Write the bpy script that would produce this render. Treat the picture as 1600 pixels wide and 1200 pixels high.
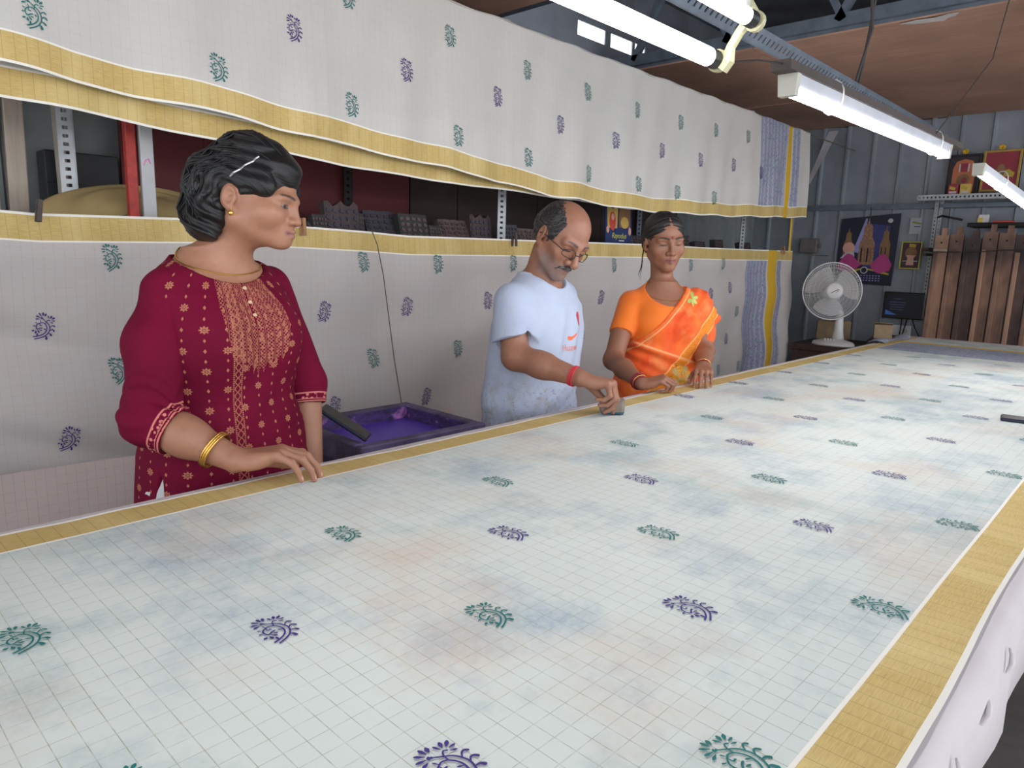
import bpy, bmesh, math, random
import numpy as np
from mathutils import Vector, Matrix

for _o in list(bpy.data.objects):
    bpy.data.objects.remove(_o, do_unlink=True)
scene = bpy.context.scene
COL = scene.collection
PI = math.pi

# ---------------------------------------------------------------- camera, world, exposure
CAM_H = 1.336
RCW = Matrix(((0.6888783, 0.1116749, -0.7162231),
              (-0.7243521, 0.1436479, -0.6742991),
              (0.0275816, 0.9833077, 0.1798479)))      # camera axes in world (columns x, y, z)
cam_data = bpy.data.cameras.new('camera')
cam_data.sensor_fit = 'HORIZONTAL'
cam_data.sensor_width = 36.0
cam_data.lens = 1103.1 / 1600 * 36.0
cam_data.clip_start = 0.02
cam = bpy.data.objects.new('camera', cam_data)
COL.objects.link(cam)
cam.matrix_world = Matrix.Translation((0, 0, CAM_H)) @ RCW.to_4x4()
scene.camera = cam

world = bpy.data.worlds.new('overcast_daylight')
scene.world = world
world.use_nodes = True
wbg = world.node_tree.nodes['Background']
wbg.inputs['Color'].default_value = (0.92, 0.955, 1.0, 1)
wbg.inputs['Strength'].default_value = 2.2

TUBE_STRENGTH = 15.0
LED_STRENGTH = 55.0
vs = scene.view_settings
vs.view_transform = 'Standard'
vs.look = 'None'
vs.gamma = 1.0
vs.use_curve_mapping = False
vs.exposure = 0.2

# ---------------------------------------------------------------- helpers
def lin(c):
    c = c / 255.0
    return c / 12.92 if c <= 0.04045 else ((c + 0.055) / 1.055) ** 2.4

def C(r, g, b):
    return (lin(r), lin(g), lin(b), 1.0)

def new_mat(name):
    m = bpy.data.materials.new(name)
    m.use_nodes = True
    nt = m.node_tree
    return m, nt, nt.nodes['Principled BSDF']

class NT:
    """small wrapper to write node graphs compactly"""
    def __init__(self, nt):
        self.nt = nt
    def node(self, t, **kw):
        n = self.nt.nodes.new(t)
        for k, v in kw.items():
            setattr(n, k, v)
        return n
    def put(self, sock, v):
        if isinstance(v, bpy.types.NodeSocket):
            self.nt.links.new(v, sock)
        else:
            sock.default_value = v
    def math(self, op, a, b=None, c=None, clamp=False):
        n = self.node('ShaderNodeMath', operation=op)
        n.use_clamp = clamp
        self.put(n.inputs[0], a)
        if b is not None: self.put(n.inputs[1], b)
        if c is not None: self.put(n.inputs[2], c)
        return n.outputs[0]
    def mix(self, f, a, b, blend='MIX'):
        n = self.node('ShaderNodeMix', data_type='RGBA', blend_type=blend)
        self.put(n.inputs[0], f)
        self.put(n.inputs[6], a)
        self.put(n.inputs[7], b)
        return n.outputs[2]
    def noise(self, vec, scale, detail=3.0, rough=0.55, dist=0.0):
        n = self.node('ShaderNodeTexNoise')
        if vec is not None: self.put(n.inputs['Vector'], vec)
        n.inputs['Scale'].default_value = scale
        n.inputs['Detail'].default_value = detail
        n.inputs['Roughness'].default_value = rough
        n.inputs['Distortion'].default_value = dist
        return n.outputs[0]
    def voronoi(self, vec, scale, feature='F1'):
        n = self.node('ShaderNodeTexVoronoi', feature=feature)
        if vec is not None: self.put(n.inputs['Vector'], vec)
        n.inputs['Scale'].default_value = scale
        return n.outputs
    def mapr(self, v, a, b, c=0.0, d=1.0):
        n = self.node('ShaderNodeMapRange')
        self.put(n.inputs[0], v)
        n.inputs[1].default_value = a; n.inputs[2].default_value = b
        n.inputs[3].default_value = c; n.inputs[4].default_value = d
        return n.outputs[0]
    def obj(self):
        return self.node('ShaderNodeTexCoord').outputs['Object']
    def uv(self):
        return self.node('ShaderNodeTexCoord').outputs['UV']
    def sep(self, v):
        n = self.node('ShaderNodeSeparateXYZ'); self.put(n.inputs[0], v)
        return n.outputs
    def comb(self, x, y, z=0.0):
        n = self.node('ShaderNodeCombineXYZ')
        for i, v in enumerate((x, y, z)): self.put(n.inputs[i], v)
        return n.outputs[0]
    def scale(self, v, s):
        n = self.node('ShaderNodeVectorMath', operation='MULTIPLY')
        self.put(n.inputs[0], v); n.inputs[1].default_value = s
        return n.outputs[0]
    def bump(self, h, strength=0.3, dist=0.01):
        n = self.node('ShaderNodeBump')
        self.put(n.inputs['Height'], h)
        n.inputs['Strength'].default_value = strength
        n.inputs['Distance'].default_value = dist
        return n.outputs[0]
    def inside(self, v, lo, hi):
        a = self.math('GREATER_THAN', v, lo)
        b = self.math('LESS_THAN', v, hi)
        return self.math('MULTIPLY', a, b)

def plain(name, col, rough=0.6, metal=0.0, var=0.12, nscale=8.0, bump=0.0, bscale=40.0, col2=None, stretch=None):
    """base colour with gentle noise variation and optional fine relief"""
    m, nt, b = new_mat(name)
    g = NT(nt)
    o = g.obj()
    if stretch: o = g.scale(o, stretch)
    n = g.noise(o, nscale, 4)
    c2 = col2 if col2 else tuple(min(1, x * (1 - var * 2.2)) for x in col[:3]) + (1,)
    f = g.mapr(n, 0.3, 0.72)
    nt.links.new(g.mix(f, col, c2), b.inputs['Base Color'])
    b.inputs['Roughness'].default_value = rough
    b.inputs['Metallic'].default_value = metal
    if bump:
        nt.links.new(g.bump(g.noise(o, bscale, 3), bump, 0.004), b.inputs['Normal'])
    return m

def emit(name, col, strength):
    m, nt, b = new_mat(name)
    b.inputs['Base Color'].default_value = col
    b.inputs['Emission Color'].default_value = col
    b.inputs['Emission Strength'].default_value = strength
    m.cycles.emission_sampling = 'FRONT_BACK' if strength > 5 else 'NONE'
    return m

def mesh_obj(name, verts, faces, mat=None, parent=None, smooth=False, uvs=None):
    me = bpy.data.meshes.new(name)
    me.from_pydata([tuple(map(float, v)) for v in verts], [], [tuple(map(int, f)) for f in faces])
    me.update()
    return link_mesh(name, me, mat, parent, smooth, uvs)

def link_mesh(name, me, mat=None, parent=None, smooth=False, uvs=None):
    if smooth:
        me.polygons.foreach_set('use_smooth', [True] * len(me.polygons))
    if uvs is not None:
        ul = me.uv_layers.new(name='UVMap')
        li = np.empty(len(me.loops), dtype=np.int32)
        me.loops.foreach_get('vertex_index', li)
        ul.data.foreach_set('uv', np.asarray(uvs, dtype=np.float32)[li].ravel())
    if mat: me.materials.append(mat)
    o = bpy.data.objects.new(name, me)
    COL.objects.link(o)
    if parent: o.parent = parent
    return o

def fast_mesh(name, V, Q):
    """mesh from numpy verts (n,3) and quads/tris (m,k)"""
    me = bpy.data.meshes.new(name)
    V = np.asarray(V, dtype=np.float32); Q = np.asarray(Q, dtype=np.int32)
    k = Q.shape[1]
    me.vertices.add(len(V)); me.vertices.foreach_set('co', V.ravel())
    me.loops.add(Q.size); me.loops.foreach_set('vertex_index', Q.ravel())
    me.polygons.add(len(Q))
    me.polygons.foreach_set('loop_start', np.arange(0, Q.size, k, dtype=np.int32))
    me.update(calc_edges=True)
    me.validate()
    return me

class MB:
    """collects boxes, tubes, lathes into one mesh"""
    def __init__(self):
        self.v = []; self.f = []
    def add(self, verts, faces):
        n = len(self.v)
        self.v += [tuple(v) for v in verts]
        self.f += [tuple(i + n for i in f) for f in faces]
        return self
    def box(self, c, s, rot=None, ch=0.0):
        """box with optionally chamfered edges; c centre, s full size"""
        hx, hy, hz = s[0] / 2, s[1] / 2, s[2] / 2
        if ch <= 0:
            vs_ = [Vector((x, y, z)) for x in (-hx, hx) for y in (-hy, hy) for z in (-hz, hz)]
            fs = [(0, 1, 3, 2), (4, 6, 7, 5), (0, 4, 5, 1), (2, 3, 7, 6), (0, 2, 6, 4), (1, 5, 7, 3)]
        else:
            bm = bmesh.new()
            bmesh.ops.create_cube(bm, size=1.0)
            for v in bm.verts: v.co = Vector((v.co.x * s[0], v.co.y * s[1], v.co.z * s[2]))
            bmesh.ops.bevel(bm, geom=list(bm.edges), offset=ch, segments=1, affect='EDGES', profile=0.5)
            bm.verts.index_update()
            vs_ = [v.co.copy() for v in bm.verts]
            fs = [tuple(v.index for v in f.verts) for f in bm.faces]
            bm.free()
        R = rot if rot is not None else Matrix.Identity(3)
        c = Vector(c)
        return self.add([c + R @ v for v in vs_], fs)
    def tube(self, pts, r, n=8, cap=True, closed=False):
        """swept tube along points; r number or list"""
        P = [Vector(p) for p in pts]
        m = len(P)
        rs = r if isinstance(r, (list, tuple)) else [r] * m
        up = Vector((0, 0, 1))
        rings = []
        prev = None
        for i in range(m):
            if closed:
                t = (P[(i + 1) % m] - P[i - 1])
            else:
                t = (P[min(i + 1, m - 1)] - P[max(i - 1, 0)])
            t.normalize()
            if prev is None:
                a = up if abs(t.dot(up)) < 0.9 else Vector((1, 0, 0))
                x = t.cross(a).normalized()
            else:
                x = (prev - t * prev.dot(t))
                x = x.normalized() if x.length > 1e-6 else t.orthogonal().normalized()
            prev = x
            y = t.cross(x)
            rings.append([P[i] + (x * math.cos(2 * PI * k / n) + y * math.sin(2 * PI * k / n)) * rs[i] for k in range(n)])
        vs_ = [v for rg in rings for v in rg]
        fs = []
        for i in range(m if closed else m - 1):
            j = (i + 1) % m
            for k in range(n):
                fs.append((i * n + k, i * n + (k + 1) % n, j * n + (k + 1) % n, j * n + k))
        if cap and not closed:
            fs.append(tuple(reversed(range(n))))
            fs.append(tuple((m - 1) * n + k for k in range(n)))
        return self.add(vs_, fs)
    def lathe(self, prof, n=24, M=None):
        """prof list of (r, z) revolved about z; M 4x4 placing"""
        M = M or Matrix.Identity(4)
        vs_ = []; fs = []
        for r, z in prof:
            for k in range(n):
                a = 2 * PI * k / n
                vs_.append(M @ Vector((r * math.cos(a), r * math.sin(a), z)))
        for i in range(len(prof) - 1):
            for k in range(n):
                fs.append((i * n + k, i * n + (k + 1) % n, (i + 1) * n + (k + 1) % n, (i + 1) * n + k))
        if prof[0][0] > 1e-6: fs.append(tuple(reversed(range(n))))
        if prof[-1][0] > 1e-6: fs.append(tuple((len(prof) - 1) * n + k for k in range(n)))
        return self.add(vs_, fs)
    def prism(self, poly, z0, z1, M=None):
        M = M or Matrix.Identity(4)
        n = len(poly)
        vs_ = [M @ Vector((x, y, z0)) for x, y in poly] + [M @ Vector((x, y, z1)) for x, y in poly]
        fs = [tuple(reversed(range(n))), tuple(range(n, 2 * n))]
        fs += [(k, (k + 1) % n, n + (k + 1) % n, n + k) for k in range(n)]
        return self.add(vs_, fs)
    def build(self, name, mat=None, parent=None, smooth=False, loc=None):
        v = self.v
        if loc is not None:
            L = Vector(loc); v = [Vector(p) - L for p in v]
        o = mesh_obj(name, v, self.f, mat, parent, smooth)
        if loc is not None: o.location = loc
        return o

def tag(o, label=None, cat=None, group=None, kind=None):
    if label: o['label'] = label
    if cat: o['category'] = cat
    if group: o['group'] = group
    if kind: o['kind'] = kind
    return o

def empty(name, loc, label=None, cat=None, group=None, kind=None):
    o = bpy.data.objects.new(name, None)
    o.empty_display_size = 0.1
    o.location = loc
    COL.objects.link(o)
    return tag(o, label, cat, group, kind)

def put_under(o, parent):
    """parent without moving (parents are unrotated empties or meshes)"""
    L = Vector(parent.location)
    o.parent = parent
    o.location = Vector(o.location) - L
    return o

def rz(a): return Matrix.Rotation(a, 3, 'Z')
def rx(a): return Matrix.Rotation(a, 3, 'X')
def ry(a): return Matrix.Rotation(a, 3, 'Y')

def lerp_table(tab, x):
    xs = [t[0] for t in tab]; ys = [t[1] for t in tab]
    return np.interp(x, xs, ys)
# ================================================================ the setting
M_steel = plain('blue_grey_cladding', C(146, 153, 162), 0.5, 0.2, 0.14, 3.0, 0.05, 60)
M_steel2 = plain('pale_cladding', C(150, 158, 158), 0.5, 0.2, 0.2, 2.5, 0.05, 60)
M_galv = plain('galvanised_steel', C(112, 122, 134), 0.5, 0.3, 0.16, 14, 0.04, 90)
M_galvlight = plain('pale_slotted_steel', C(176, 180, 184), 0.45, 0.25, 0.14, 12)
M_dark = plain('dark_void', C(26, 24, 26), 0.8)
M_black = plain('black_plastic', C(20, 20, 23), 0.42)
M_white = plain('white_plastic', C(214, 214, 214), 0.4, 0, 0.05)
M_rope = plain('rope_fibre', C(112, 100, 82), 0.9, 0, 0.2, 60)

def ply_mat():
    m, nt, b = new_mat('plywood')
    g = NT(nt); o = g.obj()
    grain = g.noise(g.scale(o, (22, 1.3, 5)), 2.0, 5, 0.6, 1.2)
    blot = g.noise(o, 1.6, 3)
    c = g.mix(g.mapr(grain, 0.3, 0.7), C(200, 156, 132), C(172, 132, 112))
    c = g.mix(g.mapr(blot, 0.35, 0.7), c, C(150, 116, 100))
    nt.links.new(c, b.inputs['Base Color'])
    b.inputs['Roughness'].default_value = 0.75
    nt.links.new(g.bump(grain, 0.15, 0.003), b.inputs['Normal'])
    return m
M_ply = ply_mat()

def wood_mat(name, a, b_, c_, axis='Z', sc=1.0, stain=0.0):
    m, nt, b = new_mat(name)
    g = NT(nt); o = g.obj()
    st = {'X': (1.2, 18, 18), 'Y': (18, 1.2, 18), 'Z': (18, 18, 1.2)}[axis]
    grain = g.noise(g.scale(o, tuple(s * sc for s in st)), 2.0, 5, 0.6, 1.0)
    c = g.mix(g.mapr(grain, 0.3, 0.7), a, b_)
    blot = g.noise(o, 2.4, 3)
    c = g.mix(g.mapr(blot, 0.52 - stain * 0.12, 0.74 - stain * 0.1), c, c_)
    nt.links.new(c, b.inputs['Base Color'])
    b.inputs['Roughness'].default_value = 0.7
    nt.links.new(g.bump(grain, 0.2, 0.002), b.inputs['Normal'])
    return m
M_plank = wood_mat('brown_plank_wood', C(150, 116, 96), C(124, 92, 78), C(58, 46, 44), stain=0.6)
M_plank2 = wood_mat('tan_plank_wood', C(172, 136, 112), C(146, 112, 92), C(96, 74, 64))
M_plank3 = wood_mat('dark_plank_wood', C(104, 80, 72), C(80, 62, 58), C(40, 34, 34), stain=0.8)
M_darkwood = wood_mat('dark_table_wood', C(66, 46, 40), C(48, 34, 31), C(30, 23, 22), 'X')
M_paleplank = wood_mat('pale_plank_wood', C(184, 172, 158), C(160, 148, 136), C(120, 110, 100))

# floor
def concrete():
    m, nt, b = new_mat('worn_concrete')
    g = NT(nt); o = g.obj()
    n1 = g.noise(o, 1.4, 5); n2 = g.noise(o, 24, 4)
    c = g.mix(g.mapr(n1, 0.3, 0.7), C(104, 98, 94), C(72, 68, 66))
    c = g.mix(g.mapr(n2, 0.45, 0.8, 0, 0.4), c, C(50, 48, 48))
    nt.links.new(c, b.inputs['Base Color']); b.inputs['Roughness'].default_value = 0.85
    nt.links.new(g.bump(n2, 0.2, 0.004), b.inputs['Normal'])
    return m
fl = MB().box((2.0, 0.3, -0.05), (10.4, 5.9, 0.1)).build('floor', concrete())
tag(fl, kind='structure')

def cladding(name, w, h, pitch, depth, rib):
    """one profiled steel sheet: flat pans with narrow raised ribs; local x across, y outwards, z up"""
    prof = [(0.0, 0.0)]
    x = pitch * 0.5
    while x + rib * 2 < w:
        prof += [(x - rib, 0.0), (x - rib * 0.45, depth), (x + rib * 0.45, depth), (x + rib, 0.0)]
        x += pitch
    prof.append((w, 0.0))
    n = len(prof); t = 0.002
    v = [(px, py, z) for z in (0, h) for px, py in prof] + [(px, py - t, z) for z in (0, h) for px, py in prof]
    f = []
    for i in range(n - 1):
        f.append((i, i + 1, n + i + 1, n + i))
        f.append((2 * n + i + 1, 2 * n + i, 3 * n + i, 3 * n + i + 1))
    me = bpy.data.meshes.new(name)
    me.from_pydata(v, [], f); me.update()
    return me

# wall at the far end of the table (normal towards -X)
girt = MB()
for z in (0.4, 1.82):
    girt.box((6.585, 0.3, z), (0.03, 5.6, 0.045))
wall_r = girt.build('wall_right', M_galv)
tag(wall_r, kind='structure')
sheet = cladding('cladding_sheet', 0.86, 2.52, 0.215, 0.024, 0.018)
sheet.materials.append(M_steel)
for i in range(7):
    o = bpy.data.objects.new('cladding_sheet', sheet)
    COL.objects.link(o); o.parent = wall_r
    o.rotation_euler = (0, 0, PI / 2)
    # local x -> +Y, local y -> -X
    o.location = (6.612 + 0.003 * (i % 2), -2.72 + i * 0.855, 0)
# wall behind the racks (normal towards -Y)
gb = MB()
for z in (0.5, 2.2):
    gb.box((2.0, 3.075, z), (9.2, 0.03, 0.045))
wall_b = gb.build('wall_back', M_galv)
tag(wall_b, kind='structure')
sheetb = cladding('cladding_sheet', 0.9, 2.6, 0.225, 0.024, 0.02)
sheetb.materials.append(M_steel2)
for i in range(11):
    o = bpy.data.objects.new('cladding_sheet', sheetb)
    COL.objects.link(o); o.parent = wall_b
    o.rotation_euler = (0, 0, PI)
    o.location = (-2.4 + (i + 1) * 0.895, 3.102 + 0.003 * (i % 2), 0)

# plywood false ceiling in two stretches, open roof space between them
ceil = MB()
for x in (3.97, 5.42, 6.56):
    ceil.box((x, 1.0, 2.535), (0.03, 4.2, 0.05))
ceil_o = ceil.build('ceiling', M_galv); tag(ceil_o, kind='structure')
rng = random.Random(4)
def ply_panel(x0, x1, y0, y1, z):
    MB().box(((x0 + x1) / 2, (y0 + y1) / 2, z + 0.005 + rng.uniform(0, .003)), (x1 - x0 - .008, y1 - y0 - .006, 0.009), ry(rng.uniform(-.003, .003))).build('plywood_panel', M_ply, ceil_o)
for y0, y1 in ((-1.3, 0.35), (0.35, 1.95), (1.95, 3.06)):
    ply_panel(3.95, 5.40, y0, y1, 2.50)
    ply_panel(5.42, 6.60, y0, y1, 2.50)
for x0, x1 in ((-1.2, 0.1), (0.1, 1.4), (1.4, 2.66)):
    ply_panel(x0, x1, 1.5, 3.06, 2.50)
# torn paper scrap hanging from the plywood edge
poly = [(0, 0), (.10, .02), (.2, .0), (.3, .03), (.36, .02), (.33, -.03), (.28, -.05), (.25, -.1), (.2, -.085), (.13, -.07), (.07, -.05)]
MB().prism([(p[0] * .7, p[1] * .7) for p in poly], 0, .002, Matrix.Translation((3.96, 1.2, 2.494)) @ Matrix.Rotation(-PI / 2, 4, 'Z') @ Matrix.Rotation(PI, 4, 'X') ).build('paper_scrap', plain('torn_paper', C(206, 200, 198), 0.9), ceil_o)

# steel roof above
M_roof = plain('dark_roof_sheet', C(150, 156, 166), 0.6, 0.1, 0.2, 3)
roof = MB()
def slab(x0, x1, y0, y1, z=3.2):
    roof.box(((x0 + x1) / 2, (y0 + y1) / 2, z), (x1 - x0, y1 - y0, 0.03))
slab(-3.2, 7.2, -2.7, 3.5)
# upper gable strip above the back wall, with a torn slit where the sky shows
yb = 3.09
for (x0, x1, z0, z1) in ((-2.4, 3.80, 2.58, 3.2), (4.58, 7.2, 2.58, 3.2), (3.80, 4.58, 2.58, 2.745), (3.80, 4.58, 2.835, 3.2), (4.10, 4.16, 2.745, 2.835), (4.42, 4.45, 2.745, 2.835)):
    roof.box(((x0 + x1) / 2, yb, (z0 + z1) / 2), (x1 - x0, 0.01, z1 - z0))
for (x0, x1, z0, z1) in ((6.61, 6.62, 2.5, 3.2),):
    roof.box((6.62, 0.3, 2.85), (0.01, 6.0, 0.7))
roof_o = roof.build('trim_1', M_roof); tag(roof_o, kind='structure')

def angle_bar(mb, a, b, w=0.045, t=0.005, flip=1):
    """L-section bar from a to b"""
    a = Vector(a); b = Vector(b); d = (b - a); L = d.length; d.normalize()
    up = Vector((0, 0, 1)) if abs(d.z) < 0.9 else Vector((1, 0, 0))
    s = d.cross(up).normalized(); u = s.cross(d).normalized()
    R = Matrix((d, s, u)).transposed()
    c = (a + b) / 2
    mb.box(c + u * (w / 2), (L, t, w), R)
    mb.box(c + s * (flip * w / 2), (L, w, t), R)

def truss(name, x, label):
    e = empty(name, (x, 1.0, 2.55), label, 'roof truss')
    parts = [('bottom_chord', (x, -1.2, 2.53), (x, 3.06, 2.53), .06), ('top_chord', (x, -1.2, 2.98), (x, 3.06, 3.14), .05)]
    ys = [-1.0 + .62 * i for i in range(7)]
    for nm, a, b, w in parts:
        mb = MB(); angle_bar(mb, a, b, w); put_under(mb.build(nm, M_galv), e)
    for i, y in enumerate(ys[:-1]):
        mb = MB(); angle_bar(mb, (x, y, 2.55), (x, y + .31, 3.02 + .037 * (y + 1.2)), .035); put_under(mb.build('web_bar', M_galv), e)
        mb = MB(); angle_bar(mb, (x, y + .31, 3.02 + .037 * (y + 1.2)), (x, y + .62, 2.55), .035); put_under(mb.build('web_bar', M_galv), e)
    return e
truss('roof_truss', 3.93, 'grey steel truss above the front edge of the far plywood ceiling')
truss('roof_truss', 2.70, 'grey steel truss at the edge of the plywood over the hung sarees')

# long slotted steel angle hung above the table
def slotted_bar(name, a, b, w, parent=None, mat=None, pitch=0.05, hole=(0.026, 0.009), edge='z', normal=None):
    """perforated flat strip from a to b built as a ladder with real holes, plus a return flange"""
    a = Vector(a); b = Vector(b); d = b - a; L = d.length; d.normalize()
    n = Vector(normal).normalized(); s = n.cross(d).normalized()
    mb = MB(); t = 0.004
    R = Matrix((d, s, n)).transposed()
    hw = hole[1]
    mb.box((a + b) / 2 + s * (w / 4 + hw / 4), (L, w / 2 - hw / 2, t), R)
    mb.box((a + b) / 2 - s * (w / 4 + hw / 4), (L, w / 2 - hw / 2, t), R)
    k = int(L / pitch)
    for i in range(k + 1):
        c = a + d * min(L, i * pitch)
        mb.box(c, (pitch - hole[0], hw, t), R)
    mb.box((a + b) / 2 - s * (w / 2) - n * (w / 2 - t / 2), (L, t, w), R)
    return mb.build(name, mat or M_galv, parent)
sb = slotted_bar('slotted_beam', (-0.6, 1.20, 2.10), (5.12, 1.20, 2.10), 0.058, None, M_galv, 0.034, (0.011, 0.022), normal=(0, -0.75, -0.66))
tag(sb, 'long blue-grey slotted steel angle running overhead along the table', 'steel beam')
# ================================================================ lamps over the table
M_tube = emit('lit_tube', (1.0, 0.97, 1.0, 1), TUBE_STRENGTH)
M_led = emit('lit_led_diffuser', (1.0, 0.97, 1.0, 1), LED_STRENGTH)
M_tubecap = plain('lamp_end_cap', C(200, 198, 186), 0.45)
M_holder = plain('yellowed_lamp_holder', C(206, 200, 160), 0.4)
M_wire = plain('thin_wire', C(52, 44, 42), 0.7)
M_cable = plain('white_cable', C(196, 196, 190), 0.5)
M_housing = plain('lamp_housing', C(200, 202, 210), 0.35)
M_channel = plain('brown_lamp_channel', C(78, 68, 64), 0.6)

# old twin fitting: two round tubes between end holders
e = empty('twin_tube_lamp', (0.5, 0.62, 1.70), 'twin fluorescent lamp with two round tubes in yellowed end holders', 'ceiling lamp')
for (y, z, r) in ((0.620, 1.662, 0.0145), (0.560, 1.712, 0.0130)):
    put_under(MB().tube([(-0.09, y, z), (1.105, y, z)], r, 16).build('glass_tube', M_tube, smooth=True), e)
    for x in (1.113, -0.098):
        put_under(MB().tube([(x - .012, y, z), (x + .012, y, z)], r * 1.03, 16).build('tube_cap', M_black), e)
put_under(MB().box((0.5, 0.585, 1.742), (1.25, 0.045, 0.03), ch=.004).build('lamp_body', M_tubecap), e)
for x in (1.135, -0.12):
    hm = MB()
    hm.tube([(x, .612, 1.648), (x, .602, 1.66), (x, .598, 1.68), (x, .585, 1.70), (x, .562, 1.722), (x, .578, 1.745)], [.012, .012, .008, .008, .012, .01], 8)
    hm.tube([(x - .004, .620, 1.662), (x + .006, .620, 1.662)], .018, 14)
    hm.tube([(x - .004, .560, 1.712), (x + .006, .560, 1.712)], .016, 14)
    put_under(hm.build('end_holder', M_holder, smooth=False), e)
for x in (0.2, 1.0):
    put_under(MB().tube([(x, .585, 1.757), (x + .02, .75, 2.0), (x, 1.18, 2.09)], .002, 5).build('hanging_wire', M_wire), e)

def batten(name, a, b, label, channel=True):
    """LED batten: trapezoid housing, glowing diffuser, dark channel on top"""
    a = Vector(a); b = Vector(b); d = (b - a); L = d.length; d.normalize()
    s = d.cross(Vector((0, 0, 1))).normalized(); u = s.cross(d)
    mid = (a + b) / 2
    M4 = Matrix((d, s, u)).transposed().to_4x4(); M4.translation = mid
    P = M4 @ Matrix(((0, 0, 1, 0), (1, 0, 0, 0), (0, 1, 0, 0), (0, 0, 0, 1)))   # prism xy -> (s,u), z -> d
    e = empty(name, mid, label, 'batten lamp')
    hs = [(-.019, .020), (.019, .020), (.0145, -.004), (-.0145, -.004)]
    put_under(MB().prism(hs, -L / 2, L / 2, P).build('housing', M_housing), e)
    df = [(-.0155, -.0035)] + [(.0155 * math.sin(t), -.004 - .015 * math.cos(t) ) for t in np.linspace(-1.45, 1.45, 9)] + [(.0155, -.0035)]
    put_under(MB().prism(df, -L / 2 + .012, L / 2 - .012, P).build('diffuser', M_led), e)
    for q in (-1, 1):
        put_under(MB().prism([(-.020, .021), (.020, .021), (.0165, -.02), (-.0165, -.02)], q * L / 2 - .010, q * L / 2 + .008, P).build('end_cap', M_tubecap), e)
    if channel:
        cc = [(-.018, .040), (.018, .040), (.021, .021), (-.021, .021)]
        put_under(MB().prism(cc, -L / 2 - .045, L / 2 + .14, P).build('channel', M_channel), e)
    for t in (-.62, .78):
        c = mid + d * (L / 2 * t)
        loop = [c + s * (.024 * math.cos(k)) + u * (.014 + .036 * math.sin(k)) for k in np.linspace(0, 2 * PI, 15)[:-1]]
        put_under(MB().tube(loop, .002, 5, closed=True).build('cable_tie', M_cable), e)
    return e, mid, d, L
b2 = batten('batten_lamp', (1.424, .621, 1.675), (2.624, .62, 1.693), 'lit batten lamp hung by twisted wires below the slotted beam, brown channel on top')
b3 = batten('batten_lamp', (3.0, .594, 1.676), (4.13, .43, 1.50), 'lit batten lamp tilting down in front of the framed deity pictures', False)
# wires that carry the middle batten
for k, (x, dy) in enumerate(((1.78, .0), (1.80, .012))):
    w = MB().tube([(x, .62, 1.75), (x + .01, .60 + dy, 1.86), (x - .006, .61 - dy, 1.98), (x + .02, .60 + dy, 2.2), (x + .03, .61, 2.6), (x + .02, .62, 3.18)], .0035, 6).build('hanging_wire', M_wire)
    put_under(w, b2[0])
wv = MB().tube([(1.165, .612, 1.665), (1.27, .616, 1.69), (1.43, .62, 1.715)], .0018, 5).build('link_wire', M_wire); put_under(wv, b2[0])
wv = MB().tube([(2.42, .60, 1.72), (2.60, .52, 1.95), (2.66, .50, 2.2), (3.1, .52, 2.9), (3.2, .52, 3.18)], .0016, 5).build('hanging_wire', M_wire); put_under(wv, b2[0])
wv = MB().tube([(3.6, .50, 1.63), (3.62, .52, 2.2), (3.6, .55, 2.6), (3.6, .5, 3.18)], .003, 5).build('hanging_wire', M_wire); put_under(wv, b3[0])
pipe = MB().tube([(4.02, .66, 2.49), (4.3, .62, 2.47), (4.8, .60, 2.46), (5.35, .66, 2.47), (6.5, .7, 2.46)], .02, 8).build('roof_pipe', plain('pinkish_pipe', C(176, 158, 152), 0.7), smooth=True)
tag(pipe, 'thin pinkish crooked pipe fixed under the plywood ceiling', 'pipe')
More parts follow.
